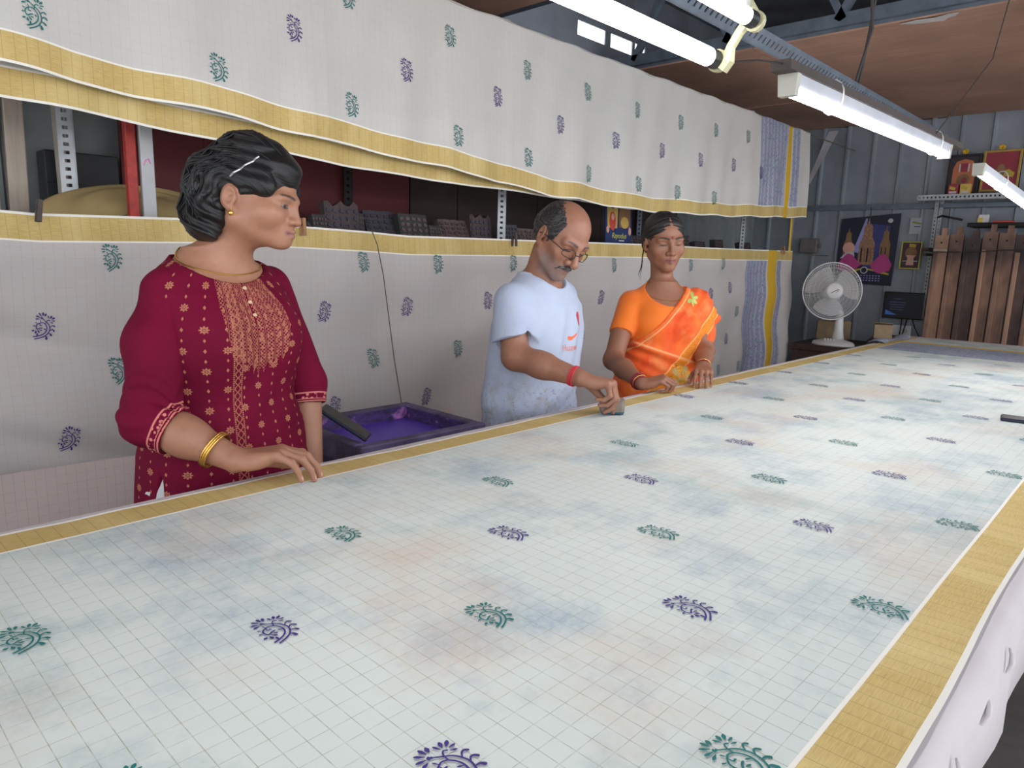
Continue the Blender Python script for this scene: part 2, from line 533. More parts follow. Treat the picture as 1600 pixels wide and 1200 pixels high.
# ================================================================ sarees: cloth, woven borders, printed motifs
TBL = 0.86
def saree_mat(name, tint, stain, xs=None, band=None, gold=None, check=(0.0255, 0.0275), wov=0.35):
    """UV in metres: u along the length, v across (0 at one selvage, 1.2 at the other).
    band: list of u ranges of blue printed stripes; gold: u ranges of the zari stripe"""
    m, nt, b = new_mat(name)
    g = NT(nt); uv = g.uv(); s = g.sep(uv); u, v = s[0], s[1]
    base = g.mix(g.mapr(g.noise(uv, 3.0, 4), 0.3, 0.7), tint, tuple(x * 0.93 for x in tint[:3]) + (1,))
    if stain:
        # faint old dye showing through from the padded table: blue, grey-green and rusty clouds
        n1 = g.noise(uv, 3.4, 5, 0.65); n2 = g.noise(g.comb(g.math('ADD', u, 7.3), v), 4.1, 5, 0.62); n3 = g.noise(g.comb(g.math('ADD', u, 3.1), g.math('ADD', v, 5.2)), 2.6, 5, 0.6)
        sp = g.noise(uv, 95, 3, 0.7)
        spk = g.mapr(sp, 0.35, 0.75, 0.45, 1.0)
        base = g.mix(g.math('MULTIPLY', g.mapr(n1, 0.50, 0.66, 0, 1.0 * stain), spk), base, C(148, 165, 177))
        base = g.mix(g.math('MULTIPLY', g.mapr(n2, 0.53, 0.68, 0, 0.95 * stain), spk), base, C(150, 172, 172))
        base = g.mix(g.math('MULTIPLY', g.mapr(n3, 0.51, 0.68, 0, 0.85 * stain), spk), base, C(200, 180, 163))
    # fine zari check
    def lines(c, step, w):
        f = g.math('FRACT', g.math('DIVIDE', c, step))
        d = g.math('ABSOLUTE', g.math('SUBTRACT', f, 0.5))
        return g.math('LESS_THAN', d, w / step / 2)
    lu = lines(u, check[0], 0.0011); lv = lines(v, check[1], 0.0009)
    brk = g.mapr(g.noise(g.scale(uv, (60, 60, 1)), 1.0, 2), 0.35, 0.6, 0.35, 1.0)
    ln = g.math('MULTIPLY', g.math('MAXIMUM', g.math('MULTIPLY', lu, 0.85), g.math('MULTIPLY', lv, 0.75)), brk)
    c = g.mix(g.math('MULTIPLY', ln, wov * 2), base, C(126, 118, 88))
    # gold woven borders along both selvages, white edge outside them
    gw = g.noise(g.scale(uv, (40, 500, 1)), 1.0, 3)
    fl = g.noise(g.scale(uv, (9, 2, 1)), 1.0, 3)
    goldc = g.mix(g.mapr(gw, 0.3, 0.7), C(208, 184, 120), C(186, 160, 98))
    goldc = g.mix(g.mapr(fl, 0.45, 0.7, 0, 0.5), goldc, C(226, 208, 152))
    gl = lines(u, check[0] * 1.0, 0.0010)
    goldc = g.mix(g.math('MULTIPLY', gl, 0.5), goldc, C(120, 98, 60))
    va = g.math('MINIMUM', v, g.math('SUBTRACT', 1.2, v))
    isb = g.inside(va, 0.007, 0.074)
    c = g.mix(isb, c, goldc)
    sel = g.math('LESS_THAN', va, 0.007)
    sel = g.math('MAXIMUM', sel, g.inside(va, 0.074, 0.079))
    c = g.mix(sel, c, C(232, 228, 218))
    met = g.math('MULTIPLY', isb, 0.35)
    if band:
        for (u0, u1) in band:
            inb = g.math('MULTIPLY', g.inside(u, u0, u1), g.math('GREATER_THAN', va, 0.079))
            wob = g.math('ADD', u, g.math('MULTIPLY', g.math('SINE', g.math('MULTIPLY', v, 210.0)), 0.004))
            st = g.math('ABSOLUTE', g.math('SUBTRACT', g.math('FRACT', g.math('DIVIDE', wob, 0.055)), 0.5))
            st = g.mapr(st, 0.13, 0.20)
            vo = g.voronoi(g.scale(uv, (55, 38, 1)), 1.0)[0]
            fig = g.mapr(vo, 0.26, 0.34, 1, 0)
            pat = g.math('MAXIMUM', g.math('MULTIPLY', st, 0.55), fig)
            pat = g.math('MULTIPLY', pat, g.mapr(g.noise(uv, 260, 2), 0.35, 0.55, 0.45, 1.0))
            blue = g.mix(g.mapr(g.noise(g.scale(uv, (24, 15, 1)), 1.0, 1), 0.5, 0.56), C(82, 88, 138), C(70, 118, 132))
            c = g.mix(g.math('MULTIPLY', inb, .42), c, C(118, 124, 176))
            c = g.mix(g.math('MULTIPLY', g.math('MULTIPLY', inb, pat), 0.9), c, blue)
    if gold:
        for (u0, u1) in gold:
            ing = g.inside(u, u0, u1)
            c = g.mix(ing, c, g.mix(g.mapr(g.noise(g.scale(uv, (300, 8, 1)), 1, 2), 0.3, 0.7), C(232, 190, 62), C(206, 164, 44)))
            met = g.math('MAXIMUM', met, g.math('MULTIPLY', ing, 0.4))
    nt.links.new(c, b.inputs['Base Color'])
    nt.links.new(met, b.inputs['Metallic'])
    b.inputs['Roughness'].default_value = 0.72
    weave = g.noise(g.scale(uv, (1, 1, 1)), 900, 2)
    crk = g.noise(uv, 14, 4, 0.6)
    h = g.math('ADD', g.math('MULTIPLY', weave, 0.25), crk)
    nt.links.new(g.bump(h, 0.30, 0.007), b.inputs['Normal'])
    return m

def grid_cloth(name, F, us, vs_, uvf, mat, parent=None):
    """F(u,v)->(x,y,z) arrays"""
    U, V = np.meshgrid(us, vs_, indexing='ij')
    X, Y, Z = F(U, V)
    P = np.stack([X, Y, Z], -1).reshape(-1, 3)
    nu, nv = len(us), len(vs_)
    i = np.arange(nu * nv).reshape(nu, nv)
    Q = np.stack([i[:-1, :-1], i[1:, :-1], i[1:, 1:], i[:-1, 1:]], -1).reshape(-1, 4)
    me = fast_mesh(name, P, Q)
    uu, vv = uvf(U, V)
    return link_mesh(name, me, mat, parent, True, np.stack([uu, vv], -1).reshape(-1, 2))

# ---- the printed paisley, strokes traced in metres: (points, width start, width end)
def build_motif():
    # stroke centre lines in millimetres, with start and end widths
    S = [
        ([(-5.9, 23.4), (-0.8, 19.5), (3.9, 16.0), (8.2, 12.9), (12.0, 8.8), (15.3, 1.5), (16.5, -6.1), (14.1, -15.0), (9.8, -22.0), (5.2, -26.1), (1.0, -29.0), (-8.5, -34.2)], 1.12, 1.79),
        ([(3.4, 10.0), (7.5, 4.1), (9.8, -3.7), (8.2, -12.6), (2.8, -20.0), (-4.6, -25.2), (-12.6, -28.8)], 1.23, 1.90),
        ([(3.4, 10.0), (-2.7, 12.2), (-8.5, 9.7), (-13.2, 5.5), (-14.4, -0.4), (-12.6, -5.5), (-10.1, -6.8), (-4.9, -3.2), (-1.1, -2.1)], 1.23, 1.68),
        ([(-7.9, 8.3), (-7.5, 4.3), (-3.6, 4.2)], 0.90, 1.57),
        ([(11.4, 20.1), (8.0, 21.7), (4.6, 17.5), (3.5, 9.5)], 1.34, 1.12),
        ([(-4.5, 22.4), (-7.2, 23.6)], 2.46, 3.47),
        ([(-0.8, 35.9), (-1.9, 29.7)], 3.47, 0.67),
        ([(-7.7, 37.9), (-5.9, 29.6)], 2.91, 0.67),
        ([(-15.9, 34.5), (-9.1, 27.7)], 2.35, 0.67),
        ([(-20.0, 26.2), (-10.7, 23.9)], 2.46, 0.67),
        ([(-19.3, 18.1), (-11.7, 20.0)], 2.58, 0.67),
        ([(4.8, 32.1), (7.4, 25.3)], 2.02, 0.67),
        ([(12.8, 32.5), (10.6, 25.8)], 3.25, 0.67),
        ([(19.7, 29.4), (14.3, 24.4)], 3.25, 0.67),
        ([(22.1, 21.5), (15.3, 21.4)], 2.02, 0.67),
        ([(19.0, 15.2), (13.3, 17.6)], 1.90, 0.67),
        ([(-9.3, 16.9), (-6.7, 11.9)], 1.46, 0.67),
        ([(-18.5, 9.5), (-14.5, 7.5)], 1.68, 0.67),
        ([(-20.7, -0.9), (-15.9, -0.2)], 1.90, 0.67),
        ([(-19.6, -14.1), (-15.0, -11.9)], 3.25, 0.67),
        ([(-10.6, -18.5), (-12.1, -12.1)], 3.25, 0.67),
        ([(0.1, -8.9), (-5.6, -7.5)], 2.02, 0.67),
        ([(-3.4, -15.3), (-9.1, -8.9)], 2.24, 0.67),
        ([(3.3, -2.6), (8.6, -5.3)], 1.68, 0.67),
        ([(-6.4, -18.9), (-6.3, -25.7)], 2.69, 0.67),
        ([(15.8, 4.3), (18.7, 8.2), (22.4, 9.3), (25.3, 6.8)], 1.01, 1.90),
        ([(17.3, -5.2), (20.5, -1.8), (24.1, -2.0), (26.6, -5.3)], 1.01, 2.13),
        ([(16.2, -13.1), (19.0, -13.4), (21.2, -14.2), (23.5, -17.3)], 1.01, 2.69),
        ([(10.6, -21.2), (14.1, -23.3), (15.6, -28.1)], 1.01, 3.47),
    ]
    V = []; Fc = []
    for si, (pts, w0, w1) in enumerate(S):
        q = np.array(pts) * .001
        # resample smooth
        if len(q) > 2:
            t = np.linspace(0, len(q) - 1, (len(q) - 1) * 4 + 1)
            ext = np.vstack([2 * q[0] - q[1], q, 2 * q[-1] - q[-2]])
            out = []
            for tt in t:
                i = min(int(tt), len(q) - 2); f = tt - i
                p0, p1, p2, p3 = ext[i], ext[i + 1], ext[i + 2], ext[i + 3]
                out.append(0.5 * ((2 * p1) + (-p0 + p2) * f + (2 * p0 - 5 * p1 + 4 * p2 - p3) * f * f + (-p0 + 3 * p1 - 3 * p2 + p3) * f ** 3))
            q = np.array(out)
        else:
            q = np.array([q[0] + (q[1] - q[0]) * f for f in np.linspace(0, 1, 5)])
        n = len(q)
        tang = np.gradient(q, axis=0); tang /= np.linalg.norm(tang, axis=1)[:, None] + 1e-9
        nor = np.stack([-tang[:, 1], tang[:, 0]], 1)
        if len(pts) == 2:   # tear drop petal: blunt fat end, pointed inner end
            w = np.interp(np.linspace(0, 1, n), [0, .12, .35, .7, 1], [w0 * .55, w0 * .92, w0, w0 * .6, w1])
        else:
            w = np.linspace(w0, w1, n)
        w = w * 0.00155 / 2
        base = len(V)
        z = 0.00002 * (si % 6)
        for k in range(n):
            V.append((*(q[k] + nor[k] * w[k]), z)); V.append((*(q[k] - nor[k] * w[k]), z))
        for k in range(n - 1):
            a = base + 2 * k
            Fc.append((a + 1, a + 3, a + 2, a))
        # round caps
        for end, sgn in ((0, -1), (n - 1, 1)):
            cidx = len(V); ring = []
            for j in range(7):
                ang = PI * j / 6 - PI / 2
                p = q[end] + (tang[end] * sgn * math.cos(ang) + nor[end] * math.sin(ang)) * w[end]
                V.append((*p, z)); ring.append(cidx + j)
            Fc.append(tuple(ring if sgn > 0 else reversed(ring)))
    return np.array(V), Fc
MOT_V, MOT_F = build_motif()
M_teal = plain('teal_dye', C(12, 110, 106), 0.75, 0, 0.1, 60)
M_violet = plain('violet_dye', C(60, 42, 122), 0.75, 0, 0.1, 60)

def motif_mesh(name, col):
    me = bpy.data.meshes.new(name)
    me.from_pydata([tuple(v) for v in MOT_V], [], MOT_F); me.update()
    me.materials.append(col)
    return me
MOT_T = motif_mesh('printed_motif', M_teal)
MOT_P = motif_mesh('printed_motif', M_violet)

# ---------------------------------------------------------------- printing table
tbl = empty('printing_table', (2.2, 0.74, 0), 'long padded printing table that fills the foreground', 'table')
T0, T1, TY0, TY1 = -1.0, 5.46, 0.105, 1.395
M_felt = plain('white_table_padding', C(206, 198, 200), 0.85, 0, 0.08, 5, 0.15, 30)
def pad():
    mb = MB()
    xs = np.linspace(T0, T1, 130)
    prof = [(TY0 + .02, .70), (TY0 - .003, .72), (TY0 - .004, .79), (TY0, .84), (TY0 + .006, .852), (TY0 + .02, .8575), (TY1 - .02, .8575), (TY1 - .006, .852), (TY1, .84), (TY1, .74)]
    v = []; r = random.Random(3)
    for i, x in enumerate(xs):
        for j, (y, z) in enumerate(prof):
            yy = y; zz = z
            if j in (1, 2, 3):
                yy += .004 * math.sin(x * 21 + j) + r.uniform(-.002, .002)
            if j == 0 or j == 1: zz += .012 * math.sin(x * 4.3) + .004 * math.sin(x * 19)
            v.append((x, yy, zz))
    n = len(prof); f = []
    for i in range(len(xs) - 1):
        for j in range(n - 1):
            f.append((i * n + j, (i + 1) * n + j, (i + 1) * n + j + 1, i * n + j + 1))
    mb.add(v, f)
    mb.add([(T0, TY0 + .02, .70), (T0, TY1, .74), (T0, TY1, .85), (T0, TY0 + .01, .85)], [(0, 1, 2, 3)])
    mb.add([(T1, TY0 + .02, .70), (T1, TY1, .74), (T1, TY1, .85), (T1, TY0 + .01, .85)], [(3, 2, 1, 0)])
    return mb
put_under(pad().build('padded_cover', M_felt, smooth=True), tbl)
put_under(MB().box((2.23, .75, .80), (6.40, 1.24, .09), ch=.004).build('tabletop', M_darkwood), tbl)
put_under(MB().box((2.23, .17, .66), (6.3, .04, .16), ch=.004).build('apron', M_darkwood), tbl)
put_under(MB().box((2.23, 1.33, .66), (6.3, .04, .16), ch=.004).build('apron', M_darkwood), tbl)
for x in (-.85, .9, 2.9, 5.2):
    for y in (.19, 1.31):
        put_under(MB().box((x, y, .3775), (.08, .08, .755), ch=.005).build('leg', M_darkwood), tbl)
M_pin = plain('steel_pin', C(96, 92, 92), 0.35, 0.7)

# ---------------------------------------------------------------- saree being printed
M_sar_table = saree_mat('cotton_saree_on_table', C(205, 212, 206), 1.0, band=[(4.42, 4.93)], gold=[(4.935, 5.0)])
SY0, SY1 = 0.132, 1.345
def table_F(U, V):
    X = U
    Y = SY0 + (SY1 - SY0) * V / 1.2
    edge = np.minimum(V, 1.2 - V)
    # selvage edge wanders a little, border has slight pinned ripples
    Y = Y + np.where(V > .6, 1, -1) * np.exp(-edge / .05) * (.004 * np.sin(U * 2.3 + 1) + .002 * np.sin(U * 9.1))
    Z = TBL + .0004 + .0012 * np.exp(-edge / .06) * (1 + np.sin(U * 31 + V * 9) * np.sin(U * 13.7)) * .9
    Z = Z + .0006 * (1 + np.sin(U * 7 + V * 11) * np.sin(V * 17 - U * 3))
    end = np.clip((U - 5.2) / .2, 0, 1)
    Z = Z - .0 * end
    return X, Y, Z
us = np.linspace(-.95, 5.36, 400)
vs_ = np.concatenate([np.linspace(0, .09, 10), np.linspace(.1, 1.1, 46), np.linspace(1.11, 1.2, 10)])
sar = grid_cloth('saree', table_F, us, vs_, lambda U, V: (U, V), M_sar_table)
tag(sar, 'white checked cotton saree stretched flat on the long table, half printed', 'saree')
# small lift at the far corner: folded blue end of the cloth
cf = grid_cloth('folded_end', lambda U, V: (4.72 + U * .62, 1.30 + .10 * V + .02 * np.sin(U * 7), .864 + .016 * np.sin(V * PI) * (.6 + .4 * np.sin(U * 9)) - .02 * np.clip(V - .75, 0, 1)), np.linspace(0, 1, 30), np.linspace(0, 1, 14), lambda U, V: (4.45 + U * .4, .15 + V * .2), M_sar_table, sar)

def dist_rows():
    """hand-printed rows: (column, x, y); colours alternate by column"""
    cols = {0: [2.200, 2.616, 3.056, 3.50, 3.95], 1: [-.27, .169, .632, 1.028, 1.496, 1.965, 2.413, 2.832, 3.276, 3.73, 4.16], 2: [-.05, .397, .841, 1.274, 1.747, 2.194, 2.639, 3.062, 3.521, 3.97],
            3: [.17, .619, 1.038, 1.494, 1.963, 2.41, 2.849, 3.292, 3.77, 4.20], 4: [-.05, .395, .834, 1.281, 1.736, 2.209, 2.645, 3.068, 3.53, 3.98], 5: [.16, .60, 1.033, 1.491, 1.951, 2.41, 2.85, 3.30, 3.75, 4.2]}
    yy = {0: 1.233, 1: 1.0, 2: .803, 3: .612, 4: .434, 5: .247}
    y1 = {1: {.169: .961, .632: .979}, 2: {.397: .773, .841: .789}}
    for c, xs in cols.items():
        for x in xs:
            yield c, x, y1.get(c, {}).get(x, yy[c])
rm = random.Random(8)
for c, x, y in dist_rows():
    o = bpy.data.objects.new('printed_motif', MOT_P if c % 2 == 0 else MOT_T)
    COL.objects.link(o); o.parent = sar
    o.location = (x, y, TBL + .0030)
    o.rotation_euler = (0, 0, rm.uniform(-.08, .08))
    s = rm.uniform(.97, 1.05); o.scale = (s, s, 1)

# stitched puckers along the near edge of the padding
for i in range(14):
    x = .35 + i * .19 + rm.uniform(-.05, .05)
    y = TY0 + .012
    p = MB().tube([(x - .012, TY0 - .004, .815), (x, TY0 - .008, .822), (x + .012, TY0 - .006, .832), (x + .016, TY0 - .001, .838)], [.001, .004, .0035, .001], 6).build('stitch_pucker', M_felt, smooth=True)
    put_under(p, tbl)

# ---------------------------------------------------------------- hung sarees
M_sar_up = saree_mat('cotton_saree_hung', C(200, 197, 192), 0.12, band=[(4.72, 5.16), (5.25, 5.37)], gold=[(5.17, 5.235)], check=(.0255, .0275), wov=.13)
FRONT = [(-1.2, 1.80), (.467, 1.77), (.627, 1.75), (.761, 1.746), (.964, 1.734), (1.266, 1.709), (1.599, 1.685), (1.818, 1.671), (2.117, 1.649), (2.572, 1.611), (3.32, 1.588), (4.264, 1.614), (5.56, 1.678)]
BACK = [(-1.2, 1.72), (.469, 1.697), (.76, 1.682), (1.007, 1.665), (1.301, 1.647), (1.48, 1.637), (1.825, 1.621), (2.175, 1.619), (2.619, 1.613), (3.32, 1.598), (4.264, 1.624), (5.56, 1.688)]
ROPE_Z, ROPE_Y = 2.292, 2.235
def pleat(U, s):
    """soft vertical folds growing towards the hem"""
    return s * (.010 * np.sin(U * 9.0 + 1.1 * np.sin(U * 2.1)) + .007 * np.sin(U * 17.3 + .8) + .004 * np.sin(U * 31 + 2.0 * s)) + .003 * np.sin(U * 23 + s * 5)
def fold_steps(U):
    """where the border has been folded over itself: small saw steps"""
    return .012 * (np.clip((U - 1.93) / .02, 0, 1) + np.clip((U - 2.30) / .02, 0, 1) - np.clip((U - .78) / .03, 0, 1) - 1.2 * np.clip((U - 1.36) / .02, 0, 1)) * .5
def up_front(U, V):
    # V = 0 at hem .. L at rope
    hem = np.interp(U, [t[0] for t in FRONT], [t[1] for t in FRONT]) + .004 * np.sin(U * 14)
    L = ROPE_Z + .006 * np.sin(U * 19) * np.sin(U * 5) - hem
    s = V
    z = hem + L * (1 - s)
    y = ROPE_Y - .012 - .020 * s + pleat(U, s) + fold_steps(U) * s - .004 * np.sin(s * PI)
    return U + .0 * s, y, z
def up_back(U, V):
    hem = np.interp(U, [t[0] for t in BACK], [t[1] for t in BACK]) + .003 * np.sin(U * 11 + 1)
    s = V
    z = hem + (ROPE_Z - hem) * (1 - s)
    y = ROPE_Y + .012 + .022 * s + .6 * pleat(U + .7, s)
    return U, y, z
hung = empty('saree', (2.2, ROPE_Y, ROPE_Z), 'white printed saree folded over the upper rope, both gold borders hanging down', 'saree')
uu = np.linspace(-1.2, 5.56, 520); ss = np.concatenate([np.linspace(0, .8, 26), np.linspace(.82, 1, 12)])
def uv_front(U, V):
    hem = np.interp(U, [t[0] for t in FRONT], [t[1] for t in FRONT]); return U, (ROPE_Z - hem) * (1 - V)
def uv_back(U, V):
    hem = np.interp(U, [t[0] for t in BACK], [t[1] for t in BACK]); return U, 1.2 - (ROPE_Z - hem) * (1 - V)
put_under(grid_cloth('front_fall', up_front, uu, ss, uv_front, M_sar_up), hung)
put_under(grid_cloth('back_fall', up_back, uu, ss, uv_back, M_sar_up), hung)
def rope_cap(U, V):
    a = V * PI
    return U, ROPE_Y - .012 * np.cos(a), ROPE_Z + .006 * np.sin(U * 19) * np.sin(U * 5) * (1 - V) + .010 * np.sin(a)
put_under(grid_cloth('top_fold', rope_cap, uu, np.linspace(0, 1, 7), lambda U, V: (U, .6 + V * .01), M_sar_up), hung)

def conform_motif(F, x, v, su, sv, mat, parent, flip=1, off=.0034, rot=0.0, sc=1.0):
    """print pressed onto a draped cloth: F(u,v), centre (x,v), metres-to-parameter scales su, sv"""
    ca, sa = math.cos(rot), math.sin(rot)
    mx = (MOT_V[:, 0] * ca - MOT_V[:, 1] * sa) * sc; my = (MOT_V[:, 0] * sa + MOT_V[:, 1] * ca) * sc
    U = x + mx * su; V = v - my * sv
    X, Y, Z = F(U, V)
    P = np.stack([X, Y - off - MOT_V[:, 2], Z], -1)
    me = bpy.data.meshes.new('printed_motif')
    me.from_pydata([tuple(map(float, p)) for p in P], [], MOT_F); me.update()
    return put_under(link_mesh('printed_motif', me, mat), parent)

# print centres (x, z) on the cloth
UPPER = {'t': [(0.543, 1.895), (1.011, 1.857), (1.484, 1.829), (1.969, 1.79), (2.407, 1.759), (2.846, 1.732), (3.271, 1.718), (3.69, 1.711), (4.108, 1.71), (1.943, 2.159), (2.39, 2.125), (2.817, 2.107), (3.243, 2.09), (3.681, 2.096), (4.099, 2.109), (4.519, 2.128), (1.48, 2.182)], 'p': [(1.268, 2.031), (1.72, 1.99), (2.206, 1.981), (2.618, 1.933), (3.059, 1.919), (3.5, 1.922), (3.902, 1.919), (4.356, 1.938), (4.731, 1.928)]}
for k, lst in UPPER.items():
    for x, z in lst:
        hem = lerp_table(FRONT, x); L = ROPE_Z - hem
        conform_motif(up_front, x, (ROPE_Z - z) / L, 1.0, 1.0 / L, M_teal if k == 't' else M_violet, hung, sc=1.12)

# lower saree: pegged by its border to a rope, hanging full width
M_sar_lo = saree_mat('cotton_saree_pegged', C(190, 183, 180), 0.10, band=[(4.90, 5.24), (5.44, 5.53)], gold=[(5.26, 5.42)], wov=.17)
LOTOP = [(-1.2, 1.417), (.463, 1.417), (.543, 1.413), (.971, 1.423), (1.356, 1.417), (1.66, 1.41), (1.849, 1.402), (2.458, 1.408), (3.535, 1.419), (4.551, 1.42), (5.72, 1.429)]
LO_Y = 2.34
def lo_F(U, V):
    top = np.interp(U, [t[0] for t in LOTOP], [t[1] for t in LOTOP])
    L = 1.20
    z = top - L * V
    pl_ = .006 * np.sin(U * 7.7 + .9) + .005 * np.sin(U * 15.1 + V * 3) + .016 * V * np.sin(U * 5.2 + 2 * V) + .010 * np.sin(V * 17 + U * 2.3 + 1.5 * np.sin(U * 2.9)) * np.clip(V * 4, 0, 1)
    # diagonal drag folds seen across the cloth
    d = (V * 1.2 - .25 - .28 * (U - .1))
    pl_ = pl_ + .024 * np.exp(-(d / .045) ** 2) * np.clip(1.4 - U, 0, 1)
    d2 = (V * 1.2 - .52 - .35 * (U - .1))
    pl_ = pl_ + .028 * np.exp(-(d2 / .045) ** 2) * np.clip(1.4 - U, 0, 1)
    far = np.clip((U - 4.3) / .5, 0, 1)
    pl_ = pl_ + far * .025 * np.sin(U * 16 + 3 * V) * V
    # belly hanging between the pegs near the top
    y = LO_Y + pl_ - .018 * np.exp(-((V - .085) / .05) ** 2) * (0.5 + .5 * np.sin(U * 3.1))
    return U + far * .10 * V, y, z
lo = grid_cloth('saree', lo_F, np.linspace(-1.2, 5.72, 480), np.concatenate([np.linspace(0, .12, 12), np.linspace(.14, 1, 44)]), lambda U, V: (U, V * 1.2), M_sar_lo)
tag(lo, 'white printed saree pegged by its gold border, hanging behind the three people', 'saree')
LOWER = {'t': [(0.719, 1.294), (0.722, 0.953), (1.62, 1.291), (1.984, 1.287), (1.668, 0.908), (2.107, 0.916), (2.458, 1.295), (3.013, 0.933), (3.287, 1.293), (4.114, 1.3), (4.516, 1.312), (4.834, 0.977), (4.593, 0.575), (4.909, 0.572), (3.593, 0.821)], 'p': [(0.537, 1.096), (0.572, 0.764), (1.441, 1.105), (1.472, 0.739), (1.837, 1.11), (1.932, 0.719), (2.293, 1.124), (3.159, 1.118), (4.414, 1.11), (4.685, 1.149), (4.73, 0.784)]}
for k, lst in LOWER.items():
    for x, z in lst:
        top = lerp_table(LOTOP, x)
        conform_motif(lo_F, x - np.clip((x - 4.3) / .5, 0, 1) * .1 * (top - z) / 1.2, (top - z) / 1.2, 1.0, 1 / 1.2, M_teal if k == 't' else M_violet, lo, sc=1.1, rot=(-.25 if k == 'p' else .1))
# second cloth showing below it at the left
M_sar_und = saree_mat('cotton_saree_under', C(204, 188, 182), 0.05, wov=.3)
und = grid_cloth('saree', lambda U, V: (U, 2.288 + .006 * np.sin(U * 6 + V * 4) + .01 * V, .697 - .015 * U + .012 * np.sin(U * 3) - .42 * V), np.linspace(-1.2, 2.05, 120), np.linspace(0, 1, 16), lambda U, V: (U, .15 + V * .42), M_sar_und)
tag(und, 'pinkish white checked cloth folded up below the pegged saree at left', 'cloth')

# ropes
for (z, y, lab, x1) in ((2.292, ROPE_Y, 'rope carrying the upper folded saree', 6.58), (1.405, LO_Y + .028, 'rope to which the lower saree is pegged', 6.58)):
    r_ = MB().tube([(-1.3, y, z), (2, y, z - .004), (x1, y, z)], .004, 6).build('clothes_line', M_rope); tag(r_, lab, 'rope')
st_ = MB().tube([(1.647, 2.318, 1.415), (1.66, 2.300, 1.36), (1.688, 2.300, 1.242), (1.736, 2.295, .905), (1.775, 2.295, .707), (1.80, 2.30, .50)], .0022, 5).build('hanging_string', M_rope)
tag(st_, 'thin brown string hanging down the pegged saree beside the purple tray', 'string')
# pegs
M_peg = wood_mat('wooden_peg', C(176, 128, 92), C(150, 108, 76), C(120, 86, 62))
M_pegd = plain('dark_metal_peg', C(74, 62, 58), 0.6)
def peg(x, z, m, lab, tilt=0.0):
    e = empty('clothes_peg', (x, 2.325, z), lab, 'clothes peg')
    for s in (-1, 1):
        mb = MB(); mb.box((0, s * .011, 0.002), (.011, .008, .062), rx(s * .09), ch=.001)
        mb.build('jaw', m, e)
    MB().tube([(-.007, 0, .012), (.007, 0, .012)], .006, 8).build('spring', M_pin, e)
    e.rotation_euler = (0, tilt, 0)
peg(.548, 1.418, M_pegd, 'dark peg on the lower saree, left of the woman in maroon', .15)
peg(1.356, 1.412, M_peg, 'orange-brown wooden peg on the lower saree by the face of the woman in maroon')
peg(2.458, 1.405, M_pegd, 'dark peg on the lower saree just left of the man')
peg(5.50, 1.428, M_peg, 'wooden peg near the blue printed end of the lower saree')
# ================================================================ rack behind the pegged saree
M_red = plain('chipped_red_paint', C(176, 52, 46), 0.6, 0, 0.2, 30, 0.2, 80)
M_maroon = plain('maroon_board', C(96, 30, 36), 0.7, 0, 0.15, 3)
M_brownboard = plain('dark_brown_board', C(62, 46, 44), 0.75, 0, 0.2, 3)
M_khaki = plain('khaki_cloth', C(170, 148, 100), 0.9, 0, 0.12, 6, 0.3, 25)
M_block = [wood_mat('carved_block_%d' % i, a, b, c) for i, (a, b, c) in enumerate((
    (C(84, 66, 66), C(62, 50, 52), C(40, 34, 36)), (C(70, 66, 76), C(54, 50, 60), C(36, 34, 42)), (C(58, 58, 60), C(44, 44, 46), C(28, 28, 30)), (C(104, 86, 84), C(80, 66, 66), C(48, 40, 42))))]
SH = 1.385
rack = empty('storage_rack', (3.2, 2.72, 0), 'slotted steel rack with a long shelf behind the pegged saree', 'rack')
put_under(MB().box((3.195, 2.7175, SH - .0125), (5.11, .385, .025), ch=.002).build('shelf_board', M_darkwood), rack)
put_under(MB().box((3.195, 2.7175, .62), (5.11, .385, .025), ch=.002).build('shelf_board', M_darkwood), rack)
for x in (.735, 2.607, 5.274):
    put_under(slotted_bar('slotted_upright', (x, 2.56 if x > 2 else 2.72, 0.0), (x, 2.56 if x > 2 else 2.72, 2.45), .045, None, M_galvlight, .026, (.011, .016), normal=(-.3, -1, 0)), rack)
for x in (1.95, 3.6, 4.4):
    put_under(slotted_bar('slotted_upright', (x, 2.93, 0.0), (x, 2.93, 2.45), .04, None, M_dark if x < 3 else M_galv, .03, (.011, .014), normal=(-.3, -1, 0)), rack)
pp = MB().tube([(.780, 2.935, 0), (.776, 2.935, 1.2), (.768, 2.935, 2.45)], .018, 12).build('pipe_post', plain('cream_pipe', C(176, 170, 156), .5), smooth=True); tag(pp, 'cream steel pipe post beside the slotted upright at left', 'post')
rp = MB().box((.853, 2.50, 1.2), (.030, .03, 2.4), ry(.0), ch=.003).build('red_post', M_red); tag(rp, 'chipped red painted post next to the white post', 'post')
wp = MB().box((.898, 2.49, 1.2), (.040, .022, 2.4), ch=.002).build('white_post', plain('whitewashed_wood', C(188, 190, 192), .7, 0, .1, 8)); tag(wp, 'whitewashed wooden post with a pink chalk mark', 'post')
MB().tube([(.885, 2.4778, 1.585), (.892, 2.4778, 1.602), (.901, 2.4778, 1.607), (.906, 2.4778, 1.592)], .0022, 5).build('chalk_mark', plain('pink_chalk', C(222, 140, 190), .9), wp)
pk = MB().box((.60, 2.80, 1.15), (.055, .03, 2.3), ry(.02), ch=.003).build('wooden_plank', M_paleplank); tag(pk, 'pale weathered plank leaning at the far left behind the sarees', 'plank')
MB().box((.525, 2.80, 1.10), (.045, .03, 2.2), ry(.02), ch=.003).build('wooden_batten', M_paleplank, None)
tag(bpy.data.objects['wooden_batten'], 'narrow pale batten at the left edge beside the plank', 'plank')
db = MB().box((.85, 3.015, 1.52), (.24, .10, .27), ch=.004); db.box((.85, 2.962, 1.545), (.235, .01, .003))
